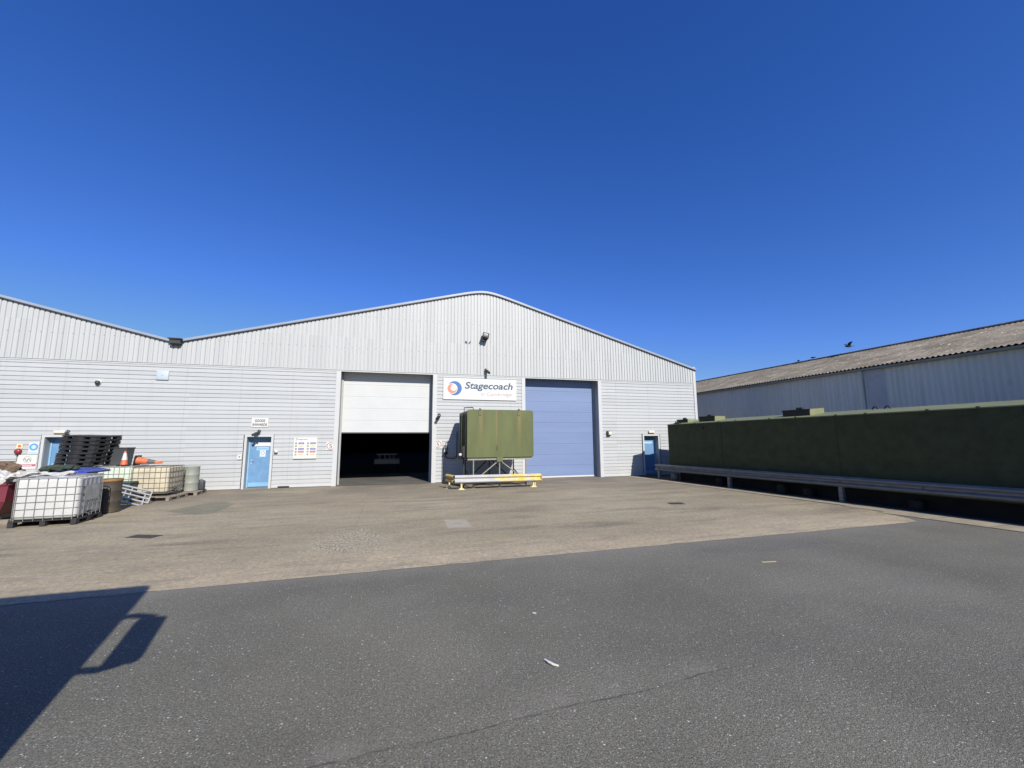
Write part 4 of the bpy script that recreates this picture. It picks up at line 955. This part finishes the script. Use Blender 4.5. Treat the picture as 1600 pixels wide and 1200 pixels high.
# grey bin and cones on top
t = thing('grey_bin', 'dark grey plastic tub behind the black pallets and the upright cone', 'tub', (-8.80, 17.40, 1.13))
bn = MB(); bn.add([(-.2, -.2, 0), (.2, -.2, 0), (.2, .2, 0), (-.2, .2, 0), (-.24, -.23, .54), (.24, -.23, .54), (.24, .23, .54), (-.24, .23, .54)], [(0, 3, 2, 1), (0, 1, 5, 4), (1, 2, 6, 5), (2, 3, 7, 6), (3, 0, 4, 7), (4, 5, 6, 7)]); bn.build('tub', M['greybin'], t)
MB().rbox((-.26, -.25, .54), (.26, .25, .58), .018, 2).build('rim', M['greybin'], t)
def cone(lab, h, base, rb, bands):
    t = thing('traffic_cone', lab, 'traffic cone', group='traffic cones on the caged tanks')
    MB().rbox((-base / 2, -base / 2, 0), (base / 2, base / 2, .035), .012, 2).build('base', M['black'], t)
    def rad(z): return rb + (.025 - rb) * z / h
    for z0, z1, mm, nm in bands:
        MB().lathe([(rad(z0) + (.002 if nm == 'sleeve' else 0), .035 + z0), (rad(z1) + (.002 if nm == 'sleeve' else 0), .035 + z1)] + ([(0, .035 + z1)] if z1 >= h else []), (0, 0, 0), 24).build(nm, M[mm], t)
    return t
c1 = cone('upright orange traffic cone with white sleeve in front of the grey tub', .44, .30, .10, ((0, .15, 'orange', 'body'), (.15, .38, 'white', 'sleeve'), (.38, .44, 'orange', 'tip'))); c1.location = (-8.44, 16.86, 1.125)
c2 = cone('orange traffic cone lying on its side on top of the tanks', .72, .34, .125, ((0, .30, 'orange', 'body'), (.30, .52, 'cone_grey', 'sleeve'), (.52, .72, 'orange', 'tip'))); c2.location = (-8.15, 16.95, 1.285); c2.rotation_euler = (0, R(97), R(-3))
# drums
def drum(lab, loc, r, h, m, mr, rim=True, nm='oil_drum', group='drums among the left clutter'):
    t = thing(nm, lab, 'drum', loc, 0, group)
    pr = [(0, .0), (r, .0), (r + .006, .012), (r, .03)]
    for q in (.33, .66): pr += [(r, h * q - .022), (r + .009, h * q), (r, h * q + .022)]
    pr += [(r, h - .03), (r + .007, h - .012), (r + .002, h), (r - .015, h), (r - .02, h - .03), (0, h - .03)]
    MB().lathe(pr, (0, 0, 0), 36).build('body', m, t)
    if rim: MB().lathe([(r + .0085, h - .05), (r + .010, h - .012), (r + .006, h + .006), (r - .014, h + .006), (r - .018, h - .02)], (0, 0, 0), 36).build('rim', mr, t)
    return t
d1 = drum('rust brown steel drum with orange rim beside the white caged tank', (-7.405, 14.26, .012), .262, .885, M['rustbrown'], M['rustrim'])
MB().tube([(-.28, -.30, .35), (-.30, -.31, .70), (-.24, -.31, .76), (-.12, -.31, .76), (-.06, -.31, .70)], .016, 8).build('handle', M['pipe'], d1)
drum('pale grey steel drum standing on the pallet by the wall', (-6.93, 17.92, .138), .245, .86, M['drumgrey'], M['drumgrey'], False)
t = thing('jerrycan', 'small dark grey plastic can beside the pale grey drum', 'can', (-6.68, 18.13, .138))
MB().rbox((-.13, -.1, 0), (.12, .1, .34), .05, 3).build('body', M['greybin'], t); MB().tube([(-.06, 0, .33), (-.04, 0, .37), (.04, 0, .37), (.06, 0, .33)], .014, 8).build('handle', M['greybin'], t)
t = thing('crate', 'dark teal crate low between the rusty drum and the cream tank', 'crate', (-8.05, 16.15, .006))
MB().rbox((-.28, -.2, 0), (.28, .2, .60), .02, 2).build('box', M['teal'], t); MB().rbox((-.30, -.22, .60), (.30, .22, .655), .012, 2).build('lid', M['teal'], t)
# galvanised frames leaning against the cream tank
def grille(lab, loc, rx, ry, rzz):
    t = thing('steel_frame', lab, 'steel frame', loc, 0, 'galvanised frames leaning by the cream tank'); t.rotation_euler = (rx, ry, rzz); t.scale = (.86, .86, .86)
    a = MB()
    a.box((0, -.025, 0), (.03, .025, .50)); a.box((1.02, -.025, 0), (1.05, .025, .50)); a.build('end_bar', M['steel'], t)
    for z in (.0, .155, .31, .465):
        MB().box((.031, -.02, z), (1.019, .02, z + .046)).build('rung', M['steel'], t)
    MB().box((.45, .02, -.0), (.48, .05, .5)).build('cross_bar', M['steel'], t)
grille('front galvanised frame of bars tilted down beside the rusty drum', (-7.86, 14.98, .30), R(-30), R(22), R(40))
grille('rear galvanised frame of bars behind the front one, against the cream tank', (-7.84, 15.2, .33), R(-34), R(20), R(32))
# trade bin with blue lid
t = thing('trade_bin', 'wheeled waste bin with wide royal blue lid behind the white caged tank', 'waste bin', (-8.55, 14.42, .045))
b_ = MB(); b_.add([(-.44, -.36, .18), (.36, -.36, .18), (.36, .36, .18), (-.44, .36, .18), (-.58, -.46, 1.02), (.52, -.46, 1.02), (.52, .46, 1.02), (-.58, .46, 1.02)], [(0, 3, 2, 1), (0, 1, 5, 4), (1, 2, 6, 5), (2, 3, 7, 6), (3, 0, 4, 7), (4, 5, 6, 7)]); b_.build('body', M['black'], t)
lid = MB(); lid.prism([(-.62, 1.02), (.78, 1.03), (.80, 1.075), (.70, 1.105), (.3, 1.15), (-.2, 1.16), (-.55, 1.11), (-.64, 1.06)], 1, -.50, .48); lid.build('lid', M['blue_lid'], t)
for x in (-.36, .28):
    for y in (-.3, .3): MB().lathe([(0, -.02), (.09, -.02), (.09, .02), (0, .02)], (x, y, .09), 16, axis='y').build('wheel', M['rubber'], t)
def heap(nm, lab, cat, loc, rx, ry, rzh, m, n=14, seed=1, crumple=.25):
    rnd = random.Random(seed); bm = bmesh.new(); bmesh.ops.create_icosphere(bm, subdivisions=4, radius=1)
    ph = [(Vector((rnd.uniform(-1, 1), rnd.uniform(-1, 1), rnd.uniform(-1, 1))).normalized(), rnd.uniform(3, 9), rnd.uniform(0, 6)) for _ in range(n)]
    for v in bm.verts:
        k = 1 + crumple * sum(abs(math.sin(d.dot(v.co) * f + p)) - .6 for d, f, p in ph) / n * 2.2 + rnd.uniform(-.03, .03) * crumple * 4
        v.co *= k
        if v.co.z < -.3: v.co.z = -.3
        v.co = Vector((v.co.x * rx, v.co.y * ry, (v.co.z + .3) * rzh))
    me = bpy.data.meshes.new(nm); bm.to_mesh(me); bm.free(); me.materials.append(m)
    o = bpy.data.objects.new(nm, me); C.objects.link(o); o.location = loc; return tag(o, lab, cat)
heap('netting_heap', 'dark green netting bundled on the blue bin lid', 'netting', (-8.42, 14.05, 1.185), .36, .30, .095, M['netting'], seed=3, crumple=.4)
# maroon skip with rubbish
t = thing('skip', 'maroon tipping skip at the left edge beside the white caged tank', 'skip', (-9.55, 13.6, 0))
k = MB(); k.add([(-.8, -.35, .20), (.55, -.35, .20), (.55, .45, .20), (-.8, .45, .20), (-.8, -.55, .52), (.77, -.55, .52), (.77, .6, .52), (-.8, .6, .52), (-.8, -.55, .93), (.80, -.55, .93), (.80, .6, .93), (-.8, .6, .93)],
                [(0, 3, 2, 1), (0, 1, 5, 4), (1, 2, 6, 5), (2, 3, 7, 6), (3, 0, 4, 7), (4, 5, 9, 8), (5, 6, 10, 9), (6, 7, 11, 10), (7, 4, 8, 11), (8, 9, 10, 11)]); k.build('hopper', M['maroon'], t)
k = MB(); k.box((-.82, -.58, .90), (.83, -.54, .96)); k.box((.80, -.54, .90), (.84, .62, .96)); k.build('rim', M['maroon'], t)
k = MB(); k.box((-.8, -.5, .0), (.85, -.38, .09)); k.box((-.8, .3, .0), (.85, .42, .09)); k.box((.4, -.5, .091), (.52, .42, .19)); k.build('bearer', M['wood'], t)
heap('waste_sack', 'bright white crumpled sack in the maroon skip', 'sack', (-9.16, 13.25, .90), .36, .32, .26, M['sheet'], seed=5, crumple=.55)
heap('brown_bundle', 'brown frayed bundle behind the white sacks at the left edge', 'bundle', (-9.40, 13.75, 1.10), .34, .3, .24, M['brownbag'], seed=8, crumple=.6)
heap('plastic_sheeting', 'grey white crumpled sheeting between the skip and the white caged tank', 'sheeting', (-8.85, 13.75, .93), .42, .36, .20, M['sheet'], seed=11, crumple=.55)
def flat_sheet(lab, loc, w, d, seed, tilt):
    rnd = random.Random(seed); mb = MB(); nx, ny_ = 14, 8; vs = []; fs = []
    for i in range(nx + 1):
        for j_ in range(ny_ + 1):
            vs.append((-w / 2 + w * i / nx, -d / 2 + d * j_ / ny_, .03 * math.sin(i * .8 + seed) * math.cos(j_ * 1.1) + rnd.uniform(-.012, .012)))
    for i in range(nx):
        for j_ in range(ny_): a = i * (ny_ + 1) + j_; fs.append((a, a + ny_ + 1, a + ny_ + 2, a + 1))
    o = mb.add(vs, fs).build('loose_panel', M['sheet']); o.location = loc; o.rotation_euler = tilt
    so = o.modifiers.new('thick', 'SOLIDIFY'); so.thickness = .012
    return tag(o, lab, 'panel', 'loose white panels on the front tank')
flat_sheet('long white bent panel lying across the top of the white caged tank', (-8.15, 13.25, 1.12), .95, .42, 2, (R(4), R(-2), R(7)))
flat_sheet('short greenish-edged white panel poking out over the skip corner', (-8.55, 13.1, 1.10), .55, .35, 5, (R(-6), R(-13), R(24)))

# ------------------------------------------------------------------ small things on the yard
def grate(lab, loc, w, d, rot, m):
    t = thing('drain_cover', lab, 'drain cover', loc, rot)
    MB().box((-w / 2, -d / 2, 0), (w / 2, d / 2, .006)).build('frame', m, t)
    g_ = MB()
    for i in range(8): x = -w / 2 + (i + .5) * w / 8; g_.box((x - w / 32, -d / 2 + .03, .0065), (x + w / 32, d / 2 - .03, .011))
    g_.build('bars', M['darkmetal'], t)
grate('rusty drain grate in the concrete in front of the white caged tank', (-4.78, 10.50, .006), .58, .26, R(-22), M['ironlid'])
grate('small dark drain cover near the guard rail', (8.19, 10.82, .006), .44, .30, R(-14), M['ironlid'])
p_ = sheet([(1.27, 10.42), (1.80, 10.30), (1.77, 9.33), (1.24, 9.42)], 0.007).build('concrete_patch', M['patch']); struct(p_)
p_ = sheet([(-5.9, 13.9), (-5.38, 15.5), (-4.9, 15.35), (-4.55, 14.9), (-4.50, 13.2), (-4.9, 13.1)], 0.007).build('faded_paint_patch', M['greenstain']); struct(p_)
def litter(lab, pts, w, m, nm='litter'):
    mb = MB(); n = len(pts)
    for i in range(n - 1):
        a, b = Vector(pts[i]), Vector(pts[i + 1]); s = (b - a).cross(Vector((0, 0, 1))).normalized() * w * (.5 + .5 * math.sin(math.pi * (i + .5) / (n - 1)))
        mb.add([a - s, a + s, b + s, b - s, a - s + Vector((0, 0, .008)), a + s + Vector((0, 0, .008)), b + s + Vector((0, 0, .008)), b - s + Vector((0, 0, .008))], [(0, 1, 2, 3), (4, 5, 6, 7), (0, 1, 5, 4), (2, 3, 7, 6), (1, 2, 6, 5), (3, 0, 4, 7)])
    tag(mb.build(nm, m), lab, 'litter')
litter('curled white scrap lying on the foreground asphalt', [(1.36, 3.72, .006), (1.375, 3.66, .012), (1.40, 3.61, .012), (1.44, 3.585, .006)], .012, M['litter'])
litter('thin tan stick on the asphalt near the slab edge', [(5.62, 5.44, .006), (5.72, 5.42, .008), (5.86, 5.40, .006)], .014, M['litter_tan'])
litter('tiny white scrap on the asphalt beyond the curled one', [(1.58, 4.68, .006), (1.595, 4.66, .010), (1.61, 4.67, .006)], .012, M['litter'])

# ------------------------------------------------------------------ bus standing left of the camera (its shadow falls into view)
bu = thing('bus', 'tall pale bus standing just left of the camera, casting the dark shadow', 'bus', (-1.62, .97, 0))
BH, BWd, BL = 4.30, 2.5, 10.5
MB().rbox((-BWd, -BL, .32), (0, 0, BH), .09, 3).build('body', M['bus'], bu)
w_ = MB(); w_.box((-BWd + .12, .001, 1.1), (-.12, .02, 2.5)); w_.box((-BWd + .12, .001, 2.95), (-.12, .02, 4.0)); w_.build('windscreen', M['busglass'], bu)
for z0, z1 in ((1.25, 2.2), (2.95, 3.8)):
    for i in range(7):
        MB().box((.001, -BL + .4 + i * 1.4, z0), (.015, -BL + 1.6 + i * 1.4, z1)).build('window', M['busglass'], bu)
for x in (-.02, -BWd + .24 + .02):
    for y in (-2.4, -8.2):
        MB().lathe([(0, -.13), (.36, -.13), (.48, -.1), (.48, .1), (.36, .13), (0, .13)], (x - .11, y, .48), 28, axis='x').build('wheel', M['rubber'], bu)
mr = MB(); mr.rbox((.10, .02, 2.58), (.375, .16, 3.31), .05, 3); o = mr.build('wing_mirror', M['black'], bu)
a_ = MB(); a_.tube([(-.12, .02, 3.42), (.03, .10, 3.40), (.26, .10, 3.32)], .045, 8); a_.tube([(-.08, .02, 2.60), (.10, .09, 2.53), (.24, .09, 2.58)], .04, 8); a_.build('mirror_arm', M['black'], o)
MB().box((-BWd + .3, .001, .5), (-BWd + .6, .03, .7)).build('headlight', M['glass'], bu); MB().box((-.6, .001, .5), (-.3, .03, .7)).build('headlight', M['glass'], bu)

# ------------------------------------------------------------------ camera, sun, sky
cam = bpy.data.cameras.new('camera'); co = bpy.data.objects.new('camera', cam); C.objects.link(co)
Rv, Uv, Fv = Vector((0.96086538, -0.27696929, -0.00507216)), Vector((-0.03119737, -0.12638755, 0.99149025)), Vector((0.27525341, 0.95253042, 0.13008214))
mw = Matrix((( Rv.x, Uv.x, -Fv.x, 0), (Rv.y, Uv.y, -Fv.y, 0), (Rv.z, Uv.z, -Fv.z, 1.95), (0, 0, 0, 1)))
co.matrix_world = mw
cam.sensor_width = 36; cam.sensor_fit = 'HORIZONTAL'; cam.lens = 36 * 647.045 / 1600; cam.clip_end = 2000; cam.clip_start = .05
bpy.context.scene.camera = co
sd = Vector((-.232, 1, -.70)).normalized()
sl = bpy.data.lights.new('sun', 'SUN'); sl.energy = 5.0; sl.angle = R(.5); sl.color = (1.0, .935, .855)
so = bpy.data.objects.new('sun', sl); C.objects.link(so); so.rotation_euler = sd.to_track_quat('-Z', 'Y').to_euler(); so.location = (5, -20, 20)
w = bpy.data.worlds.new('World'); bpy.context.scene.world = w; w.use_nodes = True
nt = w.node_tree; sky = nt.nodes.new('ShaderNodeTexSky'); sky.sky_type = 'NISHITA'; sky.sun_disc = False
sky.sun_elevation = math.asin(-sd.z); sky.sun_rotation = math.atan2(-sd.x, -sd.y)
sky.air_density = 1.0; sky.dust_density = .15; sky.ozone_density = 3.5; sky.altitude = 0
bg = nt.nodes['Background']; bg.inputs['Strength'].default_value = .11
sep = nt.nodes.new('ShaderNodeSeparateColor'); cmb = nt.nodes.new('ShaderNodeCombineColor'); nt.links.new(sky.outputs[0], sep.inputs[0])
for i, (pw, k_, mx_) in enumerate(((1.40, .285, 1.9), (1.07, .525, 3.3), (.92, 1.20, 5.7))):     # deep, clear spring-sky grade
    a_ = nt.nodes.new('ShaderNodeMath'); a_.operation = 'POWER'; a_.inputs[1].default_value = pw; nt.links.new(sep.outputs[i], a_.inputs[0])
    b_ = nt.nodes.new('ShaderNodeMath'); b_.operation = 'MULTIPLY'; b_.inputs[1].default_value = k_; nt.links.new(a_.outputs[0], b_.inputs[0])
    c_ = nt.nodes.new('ShaderNodeMath'); c_.operation = 'MINIMUM'; c_.inputs[1].default_value = mx_; nt.links.new(b_.outputs[0], c_.inputs[0])
    nt.links.new(c_.outputs[0], cmb.inputs[i])
nt.links.new(cmb.outputs[0], bg.inputs['Color'])
sc = bpy.context.scene
sc.view_settings.view_transform = 'Standard'; sc.view_settings.look = 'None'; sc.view_settings.gamma = 1; sc.view_settings.exposure = .35
